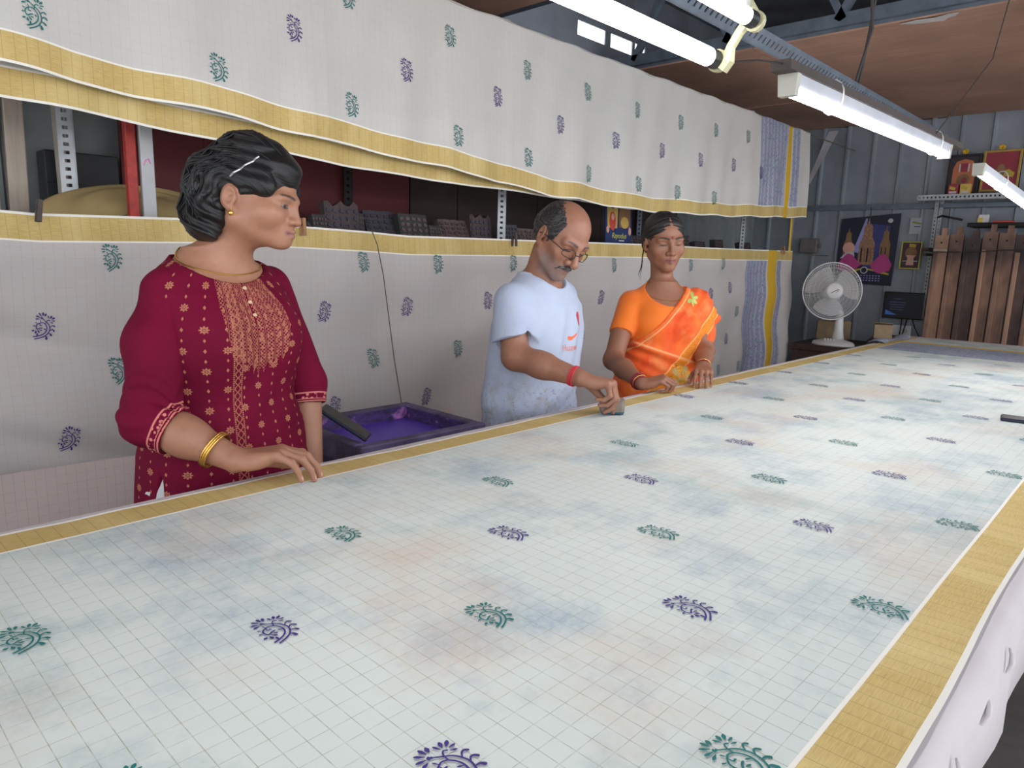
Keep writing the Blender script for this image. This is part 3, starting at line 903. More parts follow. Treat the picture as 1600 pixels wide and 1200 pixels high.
dbo = db.build('dark_carton', plain('dark_grey_carton', C(50, 52, 56), .7)); dbo.location = (0, 0, 0)
tag(dbo, 'dark grey carton behind the pipe post on the rack', 'box')
mp = MB().box((1.66, 2.975, 1.72), (1.36, .02, 1.1), ch=.002); mp.box((1.30, 2.962, 1.72), (.012, .006, 1.1)); mp.box((1.05, 2.962, 1.72), (.02, .006, 1.1))
tag(mp.build('maroon_board', M_maroon), 'dark maroon board closing the rack behind the woman', 'board')
bp = MB()
for i in range(8):
    bp.box((2.52 + i * .33, 2.985, 1.72), (.325, .02, 1.1), ch=.003)
tag(bp.build('brown_board', M_brownboard), 'dark brown boarded back of the rack above the print blocks', 'board')
# khaki bundle: sagging mound with folds
def bundle_F(U, V):
    a = U * 2 * PI
    r = np.sin(V * PI * .5)
    X = .95 + (.30 + .02 * np.sin(3 * a)) * r * np.cos(a) * (1 + .06 * np.sin(5 * a))
    Y = 2.70 + .17 * r * np.sin(a)
    Z = SH + .001 + .135 * np.cos(V * PI * .5) ** .7 * (1 + .12 * np.sin(2 * a + 1)) + .010 * np.sin(9 * a + V * 9) * r * (1 - V)
    return X, Y, Z
bd = grid_cloth('cloth_bundle', bundle_F, np.linspace(0, 1, 64), np.linspace(0, 1, 24), lambda U, V: (U, V), M_khaki)
tag(bd, 'khaki cloth bundle slumped on the rack behind the red post', 'cloth bundle')
MB().tube([(.80, 2.535, 1.415), (.86, 2.530, 1.425), (.93, 2.535, 1.418)], [.004, .010, .003], 8).build('green_print', plain('dark_green_print', C(48, 84, 70), .9), bd)

# carved print blocks on the shelf: base, carved face, leaning
rb = random.Random(11)
def print_block(x, y, w, h, t, lean, yaw, mi, lab, crest=0):
    e = empty('print_block', (x, y, SH + .001), lab, 'print block', 'wooden print blocks on the rack shelf')
    e.rotation_euler = (-lean, 0, yaw)
    off = .5 * t * math.sin(lean)
    n = 9
    top = [h + (crest * .012 * math.sin(i * 1.9) if crest else 0) + rb.uniform(-.002, .002) for i in range(n)]
    poly = [(-w / 2, 0), (w / 2, 0)] + [(w / 2 - w * i / (n - 1), top[i]) for i in range(n)]
    Mx = Matrix.Translation((0, t / 2, off)) @ Matrix.Rotation(PI / 2, 4, 'X')
    MB().prism(poly, 0, t, Mx).build('block_base', M_block[mi], e)
    cv = MB()
    for i in range(5):
        for j in range(4):
            cx = -w / 2 + w * (i + .5) / 5; cz = h * (j + .6) / 4.6
            cv.box((cx + rb.uniform(-.003, .003), -t / 2 - .002, cz + off), (w / 5 * .62, .005, h / 4.6 * .55), ry(rb.uniform(-.6, .6)))
    cv.build('carved_face', M_block[(mi + 1) % 4], e)
spec = [(1.50, .10, .055, .03, .1, 0, 2, 'low dark block beside the nose of the woman in maroon', 0), (1.585, .07, .085, .03, .2, .1, 2, 'small black block half hidden behind the scalloped reddish block', 0),
        (1.70, .17, .135, .035, .15, .05, 0, 'reddish block with a scalloped top edge, first big one right of the woman', 1), (1.808, .028, .105, .03, .3, -.2, 2, 'narrow black block between the reddish and the slate blocks', 0),
        (1.918, .16, .125, .03, .42, -.02, 1, 'slate violet block leaning back, right of the reddish scalloped block', 0), (2.07, .17, .115, .035, .25, .05, 2, 'plain black block right of the slate violet block', 0),
        (2.20, .09, .07, .03, .2, .2, 2, 'low dark green-black block in the middle of the shelf', 0), (2.345, .18, .105, .035, .45, 0, 3, 'block with a close brown diamond pattern, left of the white upright', 0),
        (2.51, .15, .13, .035, .12, .04, 0, 'tall grey-brown block touching the white slotted upright', 1), (2.70, .10, .10, .03, .15, -.1, 1, 'dark block just right of the white slotted upright', 0),
        (2.845, .17, .085, .03, .3, 0, 3, 'light patterned block behind the ear of the man', 0), (3.03, .14, .10, .03, .2, 0, 1, 'greenish grey block behind the head of the man', 0)]
for x, w, h, t, ln, yw, mi, lab, cr in spec:
    print_block(x, 2.60 + rb.uniform(-.01, .03), w, h, t, ln, yw, mi, lab, cr)
for i, x in enumerate((3.92, 4.20, 4.48, 4.76, 5.04, 5.50)):
    print_block(x, 2.64, rb.uniform(.15, .22), rb.uniform(.075, .125), .04, rb.uniform(.1, .4), rb.uniform(-.2, .2), 2, 'black print block on the dark shelf, %s one right of the deity card' % ('first', 'second', 'third', 'fourth', 'fifth', 'sixth')[i], 0)
# deity print leaning on the shelf
pc = empty('deity_card', (3.60, 2.535, SH + .036), 'blue deity card with yellow lettering between the man and the woman in orange', 'picture card')
pc.rotation_euler = (-.06, 0, 0)
MB().box((0, .004, .128), (.27, .006, .255)).build('card', plain('navy_card', C(38, 54, 104), .5), pc)
MB().box((0, .012, -.0165), (.20, .04, .033), ch=.002).build('card_foot', M_darkwood, pc)
def flat(poly, y, mat, name, parent, th=.0012):
    M4 = Matrix.Translation((0, y, 0)) @ Matrix.Rotation(PI / 2, 4, 'X')
    return MB().prism(poly, 0, th, M4).build(name, mat, parent)
def ell(cx, cy, rx_, ry_, n=20):
    return [(cx + rx_ * math.cos(2 * PI * i / n), cy + ry_ * math.sin(2 * PI * i / n)) for i in range(n)]
M_ygold = plain('print_gold', C(214, 176, 92), .6); M_red2 = plain('print_red', C(206, 74, 62), .6); M_pink = plain('print_pink', C(222, 168, 150), .6); M_brown2 = plain('print_brown', C(140, 104, 70), .6); M_blk2 = plain('print_black', C(28, 28, 34), .6); M_lemon = plain('print_lemon', C(206, 206, 92), .6)
flat([(-.115, .09), (-.02, .09), (-.01, .20), (-.03, .25), (-.10, .25), (-.12, .2)], 0, M_ygold, 'printed_figure', pc)
flat(ell(-.066, .13, .032, .055), -.0012, M_red2, 'printed_robe', pc); flat(ell(-.066, .228, .03, .024), -.0012, M_blk2, 'printed_crown', pc); flat(ell(-.066, .155, .015, .02), -.0024, M_pink, 'printed_face', pc)
flat([(.005, .095), (.115, .095), (.12, .2), (.10, .25), (.02, .25), (.0, .18)], 0, M_brown2, 'printed_figure', pc); flat(ell(.058, .125, .04, .035), -.0012, M_ygold, 'printed_robe', pc)
flat(ell(-.115, .08, .014, .02), -.0012, M_pink, 'printed_hand', pc); flat(ell(.112, .075, .014, .024), -.0012, M_pink, 'printed_hand', pc)
def text_obj(body, size, loc, rot, mat, parent, name, ext=.0004, shear=0.0):
    cu = bpy.data.curves.new(name, 'FONT'); cu.body = body; cu.size = size; cu.extrude = ext; cu.align_x = 'CENTER'; cu.align_y = 'CENTER'; cu.shear = shear
    tmp = bpy.data.objects.new(name, cu); COL.objects.link(tmp)
    dg = bpy.context.evaluated_depsgraph_get()
    me = bpy.data.meshes.new_from_object(tmp.evaluated_get(dg))
    bpy.data.objects.remove(tmp, do_unlink=True)
    me.materials.clear(); me.materials.append(mat)
    o = bpy.data.objects.new(name, me); COL.objects.link(o); o.parent = parent
    o.location = loc; o.rotation_euler = rot
    return o
text_obj('Rayudus', .045, (0, -.001, .045), (PI / 2, 0, 0), M_lemon, pc, 'lettering', shear=.3)
flat([(.0, .014), (.055, .014), (.055, .021), (.0, .021)], 0, M_white, 'small_print', pc)

# ================================================================ far end: desk, fan, screen, pictures, planks
desk = empty('desk', (6.05, 1.91, 0), 'dark brown desk carrying the white fan', 'desk')
DZ = .70
put_under(MB().box((6.05, 1.91, DZ - .025), (.70, .74, .05), ch=.004).build('desk_top', M_darkwood), desk)
put_under(MB().box((5.73, 1.91, DZ - .12), (.03, .68, .14), ch=.003).build('apron', M_darkwood), desk)
for x in (5.735, 6.36):
    for y in (1.58, 2.24):
        put_under(MB().box((x, y, DZ / 2 - .025), (.055, .055, DZ - .05), ch=.003).build('leg', M_darkwood), desk)
gb_ = MB().box((5.96, 2.02, .30), (.30, .34, .28), ch=.01); gb_.box((5.96, 2.02, .45), (.31, .35, .03), ch=.006)
tag(gb_.build('green_crate', plain('green_paint', C(44, 108, 88), .6, 0, .2, 12)), 'green painted crate under the fan desk', 'crate')
cr = bpy.data.objects['green_crate']
stool = empty('low_stand', (5.96, 2.02, 0), 'low dark stand under the green crate', 'stand')
put_under(MB().box((5.96, 2.02, .14), (.4, .4, .03), ch=.003).build('top', M_darkwood), stool)
for x in (5.81, 6.11):
    for y in (1.87, 2.17):
        put_under(MB().box((x, y, .0625), (.04, .04, .125)).build('leg', M_darkwood), stool)

# table fan
M_fan = plain('fan_white', C(206, 205, 204), .35, 0, .05)
M_blade = plain('fan_blade', C(176, 172, 172), .45, 0, .08)
FC = Vector((5.78, 2.02, 1.125))
fan = empty('table_fan', (5.86, 1.97, DZ), 'white table fan on the desk in front of the temple calendar', 'fan')
tc = (Vector((0, 0, 1.30)) - FC).normalized()     # fan faces the room
ax = Vector((-.80, -.59, .06)).normalized()
side = Vector((0, 0, 1)).cross(ax).normalized(); upv = ax.cross(side)
FM = Matrix((side, upv, ax)).transposed().to_4x4(); FM.translation = FC
def ring(R, z, r, n=48):
    return MB().tube([FM @ Vector((R * math.cos(a), R * math.sin(a), z)) for a in np.linspace(0, 2 * PI, n + 1)[:-1]], r, 6, closed=True)
put_under(ring(.222, .0, .0055).build('rim', M_fan, smooth=True), fan)
def guard(sgn, depth, nm):
    mb = MB()
    for k in range(96):
        a = 2 * PI * k / 96
        pts = []
        for q in np.linspace(0, 1, 6):
            R = .062 + (.222 - .062) * q
            z = sgn * depth * (1 - q ** 2.6)
            pts.append(FM @ Vector((R * math.cos(a + .10 * (1 - q)), R * math.sin(a + .10 * (1 - q)), z)))
        mb.tube(pts, .0011, 4, cap=False)
    for R, z in ((.095, sgn * depth * .92), (.12, sgn * depth * .80), (.15, sgn * depth * .64), (.18, sgn * depth * .44), (.205, sgn * depth * .20)):
        mb.tube([FM @ Vector((R * math.cos(a), R * math.sin(a), z)) for a in np.linspace(0, 2 * PI, 41)[:-1]], .0013, 4, closed=True)
    return put_under(mb.build(nm, M_fan), fan)
guard(1, .055, 'front_grille'); guard(-1, .075, 'back_grille')
hub = MB().lathe([(0, .066), (.05, .064), (.064, .058), (.066, .050), (.060, .046)], 32, FM).build('hub_badge', M_fan, smooth=True); put_under(hub, fan)
lg = MB().prism([(-.030, -.018), (.030, .012), (.030, .017), (.004, .006), (-.028, -.012)], .0662, .0672, FM)
lg.prism([(.006, -.012), (.034, .004), (.034, .007), (.006, -.008)], .0662, .0672, FM)
put_under(lg.build('badge_logo', plain('logo_red_black', C(96, 48, 40), .5)), fan)
for k in range(3):
    a0 = 2 * PI * k / 3 + .4
    v = []; f = []
    nr, na = 8, 9
    for i in range(nr):
        q = i / (nr - 1); R = .03 + .165 * q
        spread = .75 + .35 * math.sin(q * PI * .8)
        for j in range(na):
            t = j / (na - 1) - .5
            a = a0 + t * spread * 1.45
            v.append(FM @ Vector((R * math.cos(a), R * math.sin(a), -t * .05)))
    for i in range(nr - 1):
        for j in range(na - 1):
            f.append((i * na + j, i * na + j + 1, (i + 1) * na + j + 1, (i + 1) * na + j))
    n0 = len(v); v2 = v + [p - ax * .002 for p in v]
    f2 = f + [tuple(reversed([q + n0 for q in ff])) for ff in f]
    put_under(mesh_obj('blade', v2, f2, M_blade, None, True), fan)
put_under(MB().lathe([(0, -.16), (.04, -.155), (.055, -.12), (.058, -.05), (.05, -.01), (0, -.005)], 24, FM).build('motor_housing', M_fan, smooth=True), fan)
bx, by = FC.x + .085, FC.y - .05
put_under(MB().tube([(bx + .0, by - .0, DZ + .03), (bx + .0, by, DZ + .12), (bx - .01, by, DZ + .25), (FC.x + .07, FC.y + .045, 1.09)], [.05, .036, .03, .028], 14).build('stem', M_fan, smooth=True), fan)
base = MB(); 
bprof = [(0, .052), (.05, .050), (.085, .040), (.12, .026), (.128, .012), (.128, 0)]
BM = Matrix.Translation((bx - .03, by + .02, DZ)) @ Matrix.Diagonal((1.0, 1.25, 1, 1))
put_under(MB().lathe(list(reversed(bprof)), 32, BM).build('base', M_fan, smooth=True), fan)
for i in range(4):
    put_under(MB().box((bx - .10, by + .06 - .022 * i, DZ + .045), (.014, .013, .02), ch=.003).build('speed_button', M_white), fan)

# things on the desk
def open_box(name, c, s, mat, lab, yaw=0.0):
    e = empty(name, (c[0], c[1], c[2]), lab, 'box')
    e.rotation_euler = (0, 0, yaw)
    MB().box((0, 0, s[2] / 2), s, ch=.003).build('carton', mat, e)
    MB().box((s[0] * .2, 0, s[2] + .004), (s[0] * .55, s[1] * .98, .004), ry(.25)).build('flap', mat, e)
    return e
M_kraft = plain('kraft_card', C(170, 146, 116), .8, 0, .15, 10)
open_box('small_carton', (6.14, 1.72, DZ + .061), (.12, .13, .11), M_kraft, 'small open kraft carton beside the fan', .3)
ad = empty('power_adapter', (6.10, 1.70, DZ), 'black adapter box with white print under the small carton', 'adapter')
put_under(MB().box((6.10, 1.70, DZ + .03), (.24, .20, .06), rz(.15), ch=.006).build('case', M_black), ad)
for i in range(4):
    put_under(MB().box((5.974 + .003 * i, 1.745 - .022 * i, DZ + .03), (.003, .012, .016 if i % 2 else .010), rz(.15)).build('printed_mark', M_white), ad)
st2 = MB().box((6.28, 2.15, DZ + .08), (.20, .22, .16), ch=.01); st2.tube([(6.17, 2.15, DZ + .09), (6.178, 2.15, DZ + .09)], .03, 10)
tag(st2.build('kraft_sack', M_kraft), 'crumpled kraft sack at the back of the desk behind the fan', 'sack')
jx = MB().box((6.55, 2.53, 1.49), (.07, .15, .13), ch=.006); jx.tube([(6.54, 2.45, 1.49), (6.54, 2.432, 1.49)], .018, 10)
tag(jx.build('junction_box', plain('grey_box', C(112, 106, 108), .6)), 'grey box fixed to the far wall beside the lower saree', 'box')
sp = MB().box((6.57, 1.745, .80), (.02, .235, .09), ch=.004)
spo = sp.build('socket_board', M_white); tag(spo, 'white socket board low on the far wall', 'socket')
for y in (1.82, 1.67):
    MB().tube([(6.562, y, .80), (6.556, y, .80)], .020, 12).build('socket_face', plain('socket_grey', C(180, 180, 178), .5), spo)
# wall screen
tv = empty('monitor_screen', (6.50, 1.70, 1.01), 'small black screen on the far wall below the red framed picture', 'screen')
put_under(MB().box((6.545, 1.70, 1.01), (.03, .31, .22), ch=.006).build('bezel', M_black), tv)
M_scr = emit('dim_screen', C(16, 20, 32), 0.15)
put_under(MB().box((6.528, 1.70, 1.015), (.004, .275, .18)).build('panel', M_scr), tv)
M_scrt = emit('screen_text', C(52, 62, 86), 0.2)
for i, (w, dz) in enumerate(((.06, .05), (.12, .02), (.12, .0), (.10, -.02), (.10, -.04))):
    put_under(MB().box((6.525, 1.745, 1.015 + dz), (.002, w, .007)).build('screen_line', M_scrt), tv)
put_under(MB().prism([(0, 0), (.09, 0), (0, .04)], 0, .002, Matrix.Translation((6.524, 1.83, .93)) @ Matrix(((0, 0, 1, 0), (-1, 0, 0, 0), (0, 1, 0, 0), (0, 0, 0, 1)))).build('screen_glow', emit('screen_blue', C(44, 74, 130), .4)), tv)
for k, pts in enumerate(([(6.54, 1.70, .90), (6.50, 1.69, .82), (6.52, 1.70, .72)], [(6.54, 1.66, .90), (6.49, 1.66, .83), (6.52, 1.68, .73)], [(6.54, 1.62, .90), (6.48, 1.58, .84), (6.50, 1.54, .76)], [(6.555, 1.82, .80), (6.50, 1.84, .845), (6.50, 1.88, .80), (6.52, 1.90, .74)])):
    cb = MB().tube(pts, .005, 6).build('black_cable', M_black, smooth=True)
    tag(cb, ('black cable dropping from the left of the wall screen', 'black cable dropping from the middle of the wall screen', 'black cable trailing from the screen towards the planks', 'black cable looping out of the socket board')[k], 'cable')
cb = MB().tube([(6.50, 1.35, 1.70), (6.52, 1.50, 1.735), (6.55, 1.545, 1.72), (6.55, 1.56, 1.6), (6.55, 1.56, 1.3), (6.54, 1.55, .9)], .008, 7).build('black_cable', M_black, smooth=True)
tag(cb, 'thick black cable arching below the wall shelf and down the wall', 'cable')
# calendar
def wall_flat(poly, x, mat, name, parent, th=.0015):
    """poly in (y to the viewer's right is -Y, z); thin print facing -X"""
    M4 = Matrix(((0, 0, -1, x), (-1, 0, 0, 0), (0, 1, 0, 0), (0, 0, 0, 1)))
    return put_under(MB().prism(poly, 0, th, M4).build(name, mat), parent)
CX, CZ = -2.05, 1.165
cal = empty('temple_calendar', (6.57, 2.05, 1.74), 'dark wall calendar with a temple tower and pink-skirted figures', 'calendar')
M_night = plain('print_night_blue', C(30, 32, 56), .55); M_mid = plain('print_blue', C(56, 62, 120), .55); M_lav = plain('print_lavender', C(150, 150, 206), .55); M_mag = plain('print_magenta', C(186, 66, 132), .55); M_tan = plain('print_tan', C(172, 130, 100), .55, 0, .3, 60, 0, 40, C(104, 74, 58)); M_yel = plain('print_yellow', C(190, 166, 60), .55); M_silver = plain('print_silver', C(196, 192, 196), .55)
def P_(l): return [(CX + x, CZ + z) for x, z in l]
wall_flat(P_([(-.235, .02), (.225, .0), (.24, .60), (-.225, .56)]), 6.575, M_night, 'sheet', cal, .003)
wall_flat(P_([(-.02, .12), (.16, .15), (.17, .50), (-.01, .52)]), 6.5715, M_mid, 'printed_sky', cal, .001)
wall_flat(P_([(-.03, .56), (-.015, .56), (-.03, .26), (-.11, .28)]), 6.570, M_lav, 'printed_beam', cal, .001)
def gopuram(cx, z0, w, h, m):
    pts = [(-w / 2, 0), (w / 2, 0), (w / 2, h * .45), (w * .30, h * .60), (w * .26, h * .82), (w * .08, h * .86), (0, h), (-w * .08, h * .86), (-w * .26, h * .82), (-w * .30, h * .60), (-w / 2, h * .45)]
    wall_flat(P_([(cx + x, z0 + z) for x, z in pts]), 6.569, m, 'printed_tower', cal, .001)
    for k in range(4):
        wall_flat(P_([(cx - w * .36 + w * .2 * k, z0 + h * .06), (cx - w * .26 + w * .2 * k, z0 + h * .06), (cx - w * .26 + w * .2 * k, z0 + h * .36), (cx - w * .36 + w * .2 * k, z0 + h * .36)]), 6.5678, M_brown2 if k % 2 else M_blk2, 'printed_niche', cal, .001)
gopuram(.0, .17, .125, .40, M_tan); gopuram(-.155, .24, .075, .24, M_brown2); gopuram(.145, .22, .08, .28, M_brown2)
wall_flat(P_(ell(-.145, .31, .05, .05)), 6.5672, M_pink, 'printed_figure', cal, .001); wall_flat(P_([(-.21, .22), (-.17, .27), (-.10, .28), (-.09, .24)]), 6.5664, M_silver, 'printed_cloth', cal, .001)
wall_flat(P_([(-.235, .150), (-.18, .105), (-.10, .11), (-.03, .170), (-.075, .215), (-.11, .255), (-.15, .265), (-.20, .21)]), 6.566, M_mag, 'printed_skirt', cal, .001)
wall_flat(P_([(.045, .165), (.075, .12), (.12, .10), (.20, .125), (.215, .175), (.185, .23), (.155, .262), (.12, .262), (.08, .215)]), 6.566, M_mag, 'printed_skirt', cal, .001)
wall_flat(P_(ell(.165, .54, .02, .018)), 6.5705, M_silver, 'printed_moon', cal, .001)
wall_flat(P_([(-.11, .095), (-.04, .125), (.02, .13), (.09, .115), (.14, .10), (.20, .09), (.20, .105), (.13, .12), (.06, .135), (.0, .145), (-.06, .135), (-.12, .105)]), 6.567, M_yel, 'printed_garland', cal, .001)
wall_flat(P_(ell(.0, .125, .030, .030)), 6.5655, M_silver, 'printed_ring', cal, .001); wall_flat(P_(ell(.0, .125, .022, .022)), 6.5645, M_blk2, 'printed_disc', cal, .001)
for r in range(3):
    for c in range(8):
        wall_flat(P_([(-.05 + .024 * c, .075 - .02 * r), (-.037 + .024 * c, .075 - .02 * r), (-.037 + .024 * c, .083 - .02 * r), (-.05 + .024 * c, .083 - .02 * r)]), 6.5715, M_lav if (r + c) % 5 == 0 else plain('print_date', C(66, 68, 92), .6) if (r == 0 and c == 0) else bpy.data.materials['print_date'] if 'print_date' in bpy.data.materials else M_lav, 'printed_date', cal, .0008)
put_under(MB().tube([(6.565, 2.05, 1.73), (6.56, 2.045, 1.78), (6.56, 2.05, 1.82)], .003, 5).build('hanging_loop', M_wire), cal)

def framed(name, y0, y1, z0, z1, x, fm, pm, lab, extra, fw=.014, tilt=0.0):
    """picture frame on the wall; y0 > y1 are left and right edges as seen"""
    yc, zc = (y0 + y1) / 2, (z0 + z1) / 2
    e = empty(name, (x, yc, zc), lab, 'framed picture')
    w, h = y0 - y1, z1 - z0
    MB().box((0, 0, 0), (.006, w - fw, h - fw)).build('print', pm, e)
    for (dy, dz, sy, sz) in ((w / 2 - fw / 2, 0, fw, h), (-w / 2 + fw / 2, 0, fw, h), (0, h / 2 - fw / 2, w - 2 * fw, fw), (0, -h / 2 + fw / 2, w - 2 * fw, fw)):
        MB().box((-.004, dy, dz), (.018, sy, sz), ch=.002).build('frame_bar', fm, e)
    def art(poly, mat, nm, dep=.0035):
        M4 = Matrix(((0, 0, -1, -dep), (-1, 0, 0, 0), (0, 1, 0, 0), (0, 0, 0, 1)))
        MB().prism(poly, 0, .001, M4).build(nm, mat, e)
    extra(art, w, h)
    e.rotation_euler = (0, tilt, 0)
    return e
M_fyel = plain('frame_yellow', C(196, 188, 84), .5); M_fred = plain('frame_dark_red', C(92, 44, 44), .6); M_fblk = plain('frame_black', C(40, 32, 36), .6); M_fgold = plain('frame_gold', C(172, 140, 66), .5); M_crim = plain('print_crimson', C(150, 50, 66), .55); M_orng = plain('print_orange', C(190, 112, 76), .55)
def art1(a, w, h):
    a(ell(0, .02, .045, .05), M_brown2, 'printed_figure'); a([(-.03, -.08), (.03, -.08), (.025, -.02), (.04, .0), (-.03, .0), (-.02, -.02)], M_pink, 'printed_robe', .0045); a([(-.02, .07), (.03, .065), (.03, .09), (-.02, .095)], M_yel, 'printed_crown', .0045)
    a([(-.055, -.05), (.055, -.05), (.055, -.044), (-.055, -.044)], M_silver, 'printed_band', .0055)
framed('framed_picture', 1.775, 1.62, 1.31, 1.535, 6.56, M_fyel, plain('print_plum', C(70, 36, 52), .5), 'small deity picture with yellow-edged frame on the far wall', art1, .010, .06)
def art2(a, w, h):
    arch = [(-.075, -.14), (.075, -.14), (.075, .05), (.055, .10), (.0, .118), (-.055, .10), (-.075, .05)]
    a(arch, M_orng, 'printed_arch'); a([(-.024, .02), (.024, .02), (.024, .085), (-.024, .085)], M_crim, 'printed_panel', .0045)
    for s in (-1, 1): a([(s * .030 - .005, .02), (s * .030 + .005, .02), (s * .030 + .005, .08), (s * .030 - .005, .08)], M_silver, 'printed_pillar', .0055)
    a(ell(0, -.04, .045, .045), M_brown2, 'printed_deity', .0045); a(ell(.01, -.045, .02, .022), M_crim, 'printed_garland', .0055)
framed('framed_picture', 1.505, 1.285, 1.895, 2.20, 6.545, M_fblk, plain('print_dark', C(48, 42, 50), .5), 'dark framed deity picture with an orange arch on the wall shelf', art2, .016, .05)
def art3(a, w, h):
    a([(-.09, -.02), (-.05, .01), (-.02, .0), (-.02, -.04), (-.08, -.05)], M_yel, 'printed_wing'); a([(.09, -.02), (.05, .01), (.02, .0), (.02, -.04), (.08, -.05)], M_yel, 'printed_wing'); a(ell(0, .0, .028, .05), M_brown2, 'printed_deity', .0045)
framed('framed_picture', 1.275, 1.03, 1.91, 2.215, 6.545, M_fgold, M_crim, 'gold framed crimson deity picture at the right end of the wall shelf', art3, .016, .05)
M_marig = plain('marigold', C(222, 176, 40), .8, 0, .2, 60)
for y, z, lab in ((1.395, 2.215, 'yellow flower on top of the dark framed deity picture'), (1.16, 2.23, 'yellow flower on top of the gold framed crimson picture')):
    fb = MB()
    for k in range(9):
        a = 2 * PI * k / 9
        fb.tube([(6.52, y, z), (6.515, y + .014 * math.cos(a), z + .012 * math.sin(a) + .004), (6.51, y + .024 * math.cos(a), z + .018 * math.sin(a))], [.004, .008, .004], 6)
    fo = fb.build('marigold_flower', M_marig, smooth=True); tag(fo, lab, 'flower')
# notice
ntc = MB().box((6.572, 1.693, 1.66), (.002, .085, .13)).build('paper_notice', plain('notice_paper', C(170, 174, 178), .8)); tag(ntc, 'small pale paper notice on the wall above the red framed picture', 'notice')
MB().box((6.5705, 1.685, 1.685), (.001, .07, .012), rx(.2)).build('printed_band', plain('print_olive', C(132, 136, 60), .7), ntc)
MB().box((6.5705, 1.68, 1.655), (.001, .045, .008)).build('printed_line', M_mid, ntc)
# wall shelf of slotted angle
ws = empty('bracket_shelf', (6.5, 1.3, 1.87), 'wall shelf of perforated grey angle below the deity pictures', 'shelf')
put_under(MB().box((6.50, 1.16, 1.884), (.22, .96, .012)).build('shelf_board', M_galv), ws)
put_under(slotted_bar('slotted_edge', (6.385, 1.655, 1.868), (6.385, .65, 1.868), .042, None, M_galvlight, .028, (.012, .014), normal=(-1, 0, 0.0)), ws)
for y in (1.55, 1.515):
    put_under(slotted_bar('slotted_bracket', (6.54, y, 1.86), (6.54, y + .005, 1.55 if y < 1.53 else .9), .026, None, M_galvlight, .03, (.012, .008), normal=(-1, 0, 0)), ws)
tr = MB().box((6.55, 1.22, 1.815), (.03, .62, .03)); put_under(tr.build('cross_rail', M_galv), ws)
for i, (y, m1, m2, lab) in enumerate(((1.425, M_crim, M_yel, 'small crimson and yellow incense box on the wall shelf'), (1.345, M_ygold, M_yel, 'small pale yellow incense box on the wall shelf'))):
    e = empty('incense_box', (6.44, y, 1.89), lab, 'box')
    MB().box((0, 0, .0375), (.05, .068, .075), ch=.002).build('box_body', m1, e)
    MB().box((-.0255, .004, .045), (.002, .04, .022), rx(.3)).build('printed_patch', m2, e)
    MB().box((-.0255, .0, .014), (.002, .05, .016)).build('printed_base', M_silver, e)
ls = MB().box((6.46, .98, 1.655), (.26, .60, .03), ch=.003).build('lower_shelf', M_dark); tag(ls, 'dark lower shelf above the standing planks', 'shelf')
pk2 = empty('paper_packet', (6.40, 1.195, 1.671), 'yellow and white packet on the dark lower shelf', 'packet')
MB().box((0, 0, .03), (.06, .07, .06), rz(.3), ch=.004).build('packet_body', M_silver, pk2); MB().box((-.034, .012, .02), (.004, .035, .035), rz(.3)).build('packet_label', M_yel, pk2)
pk3 = MB().box((6.38, 1.06, 1.677), (.07, .13, .012), ch=.002).build('red_booklet', M_red2); tag(pk3, 'red booklet lying on the dark lower shelf', 'booklet')
# white ribbon hanging from the ceiling corner
def rib_F(U, V):
    return 6.50 - .18 * U, 2.40 + .11 * U + (.040 * (1 - .5 * U)) * (V - .5) * 2, 2.46 - .45 * U + .012 * np.sin(U * 7) * V
ribn = grid_cloth('white_ribbon', rib_F, np.linspace(0, 1, 20), np.linspace(0, 1, 5), lambda U, V: (U, V), plain('ribbon_white', C(196, 198, 204), .8))
tag(ribn, 'white cloth ribbon hanging in the far corner beside the upper saree', 'ribbon')
yrib = MB().box((5.535, 2.292, 1.555), (.034, .003, .30), ry(-.05)).build('yellow_ribbon', plain('ribbon_yellow', C(226, 182, 70), .6)); tag(yrib, 'yellow fabric strip hanging between the two sarees at the right', 'ribbon')

# upright planks leaning on the far wall, tied with rope
rp_ = random.Random(5)
mats = [M_plank2, M_plank, M_plank3, M_plank, M_plank, M_plank3, M_plank2, M_plank, M_plank2, M_plank]
y = 1.478
widths = [.098, .094, .112, .098, .104, .10, .10, .1, .1, .1]
names = ['first', 'second', 'third', 'fourth', 'fifth', 'sixth', 'seventh', 'eighth', 'ninth', 'tenth']
for i in range(7):
    w = widths[i]; h = (1.575, 1.585, 1.555, 1.60, 1.592, 1.58, 1.60)[i]
    e = empty('loom_plank', (6.30, y - w / 2, 0), 'brown bored plank, %s from the left in the row at the far wall' % names[i], 'plank', 'planks standing at the far wall')
    lean = .012
    poly = [(-w / 2, 0), (w / 2, 0), (w / 2 - .002, h), (w * .30, h), (w * .28, h + .055), (-w * .05, h + .055), (-w * .07, h), (-w / 2 + .002, h)]
    M4 = Matrix(((0, 0, -1, .02), (-1, 0, 0, 0), (0, 1, 0, 0), (0, 0, 0, 1)))
    MB().prism(poly, 0, .035, M4).build('board', mats[i], e)
    MB().box((-.022, w * .30, h * .47), (.016, w * .30, h * .90), ch=.003).build('raised_strip', mats[(i + 3) % 10], e)
    MB().tube([(-.0165, .0, h - .055), (-.0145, 0, h - .055)], .0075, 10).build('bored_hole', M_dark, e)
    if i == 0: MB().box((-.018, 0, h - .115), (.008, w * .98, .022), rx(.04)).build('pale_cleat', M_paleplank, e)
    e.rotation_euler = (0, lean, 0)
    y -= w + .004
rpn = MB().tube([(6.275, 1.50, 1.45), (6.266, 1.35, 1.448), (6.266, 1.2, 1.452), (6.266, 1.0, 1.47), (6.27, .80, 1.47)], .004, 6).build('tying_rope', M_wire); tag(rpn, 'thin dark rope tied across the standing planks', 'rope')
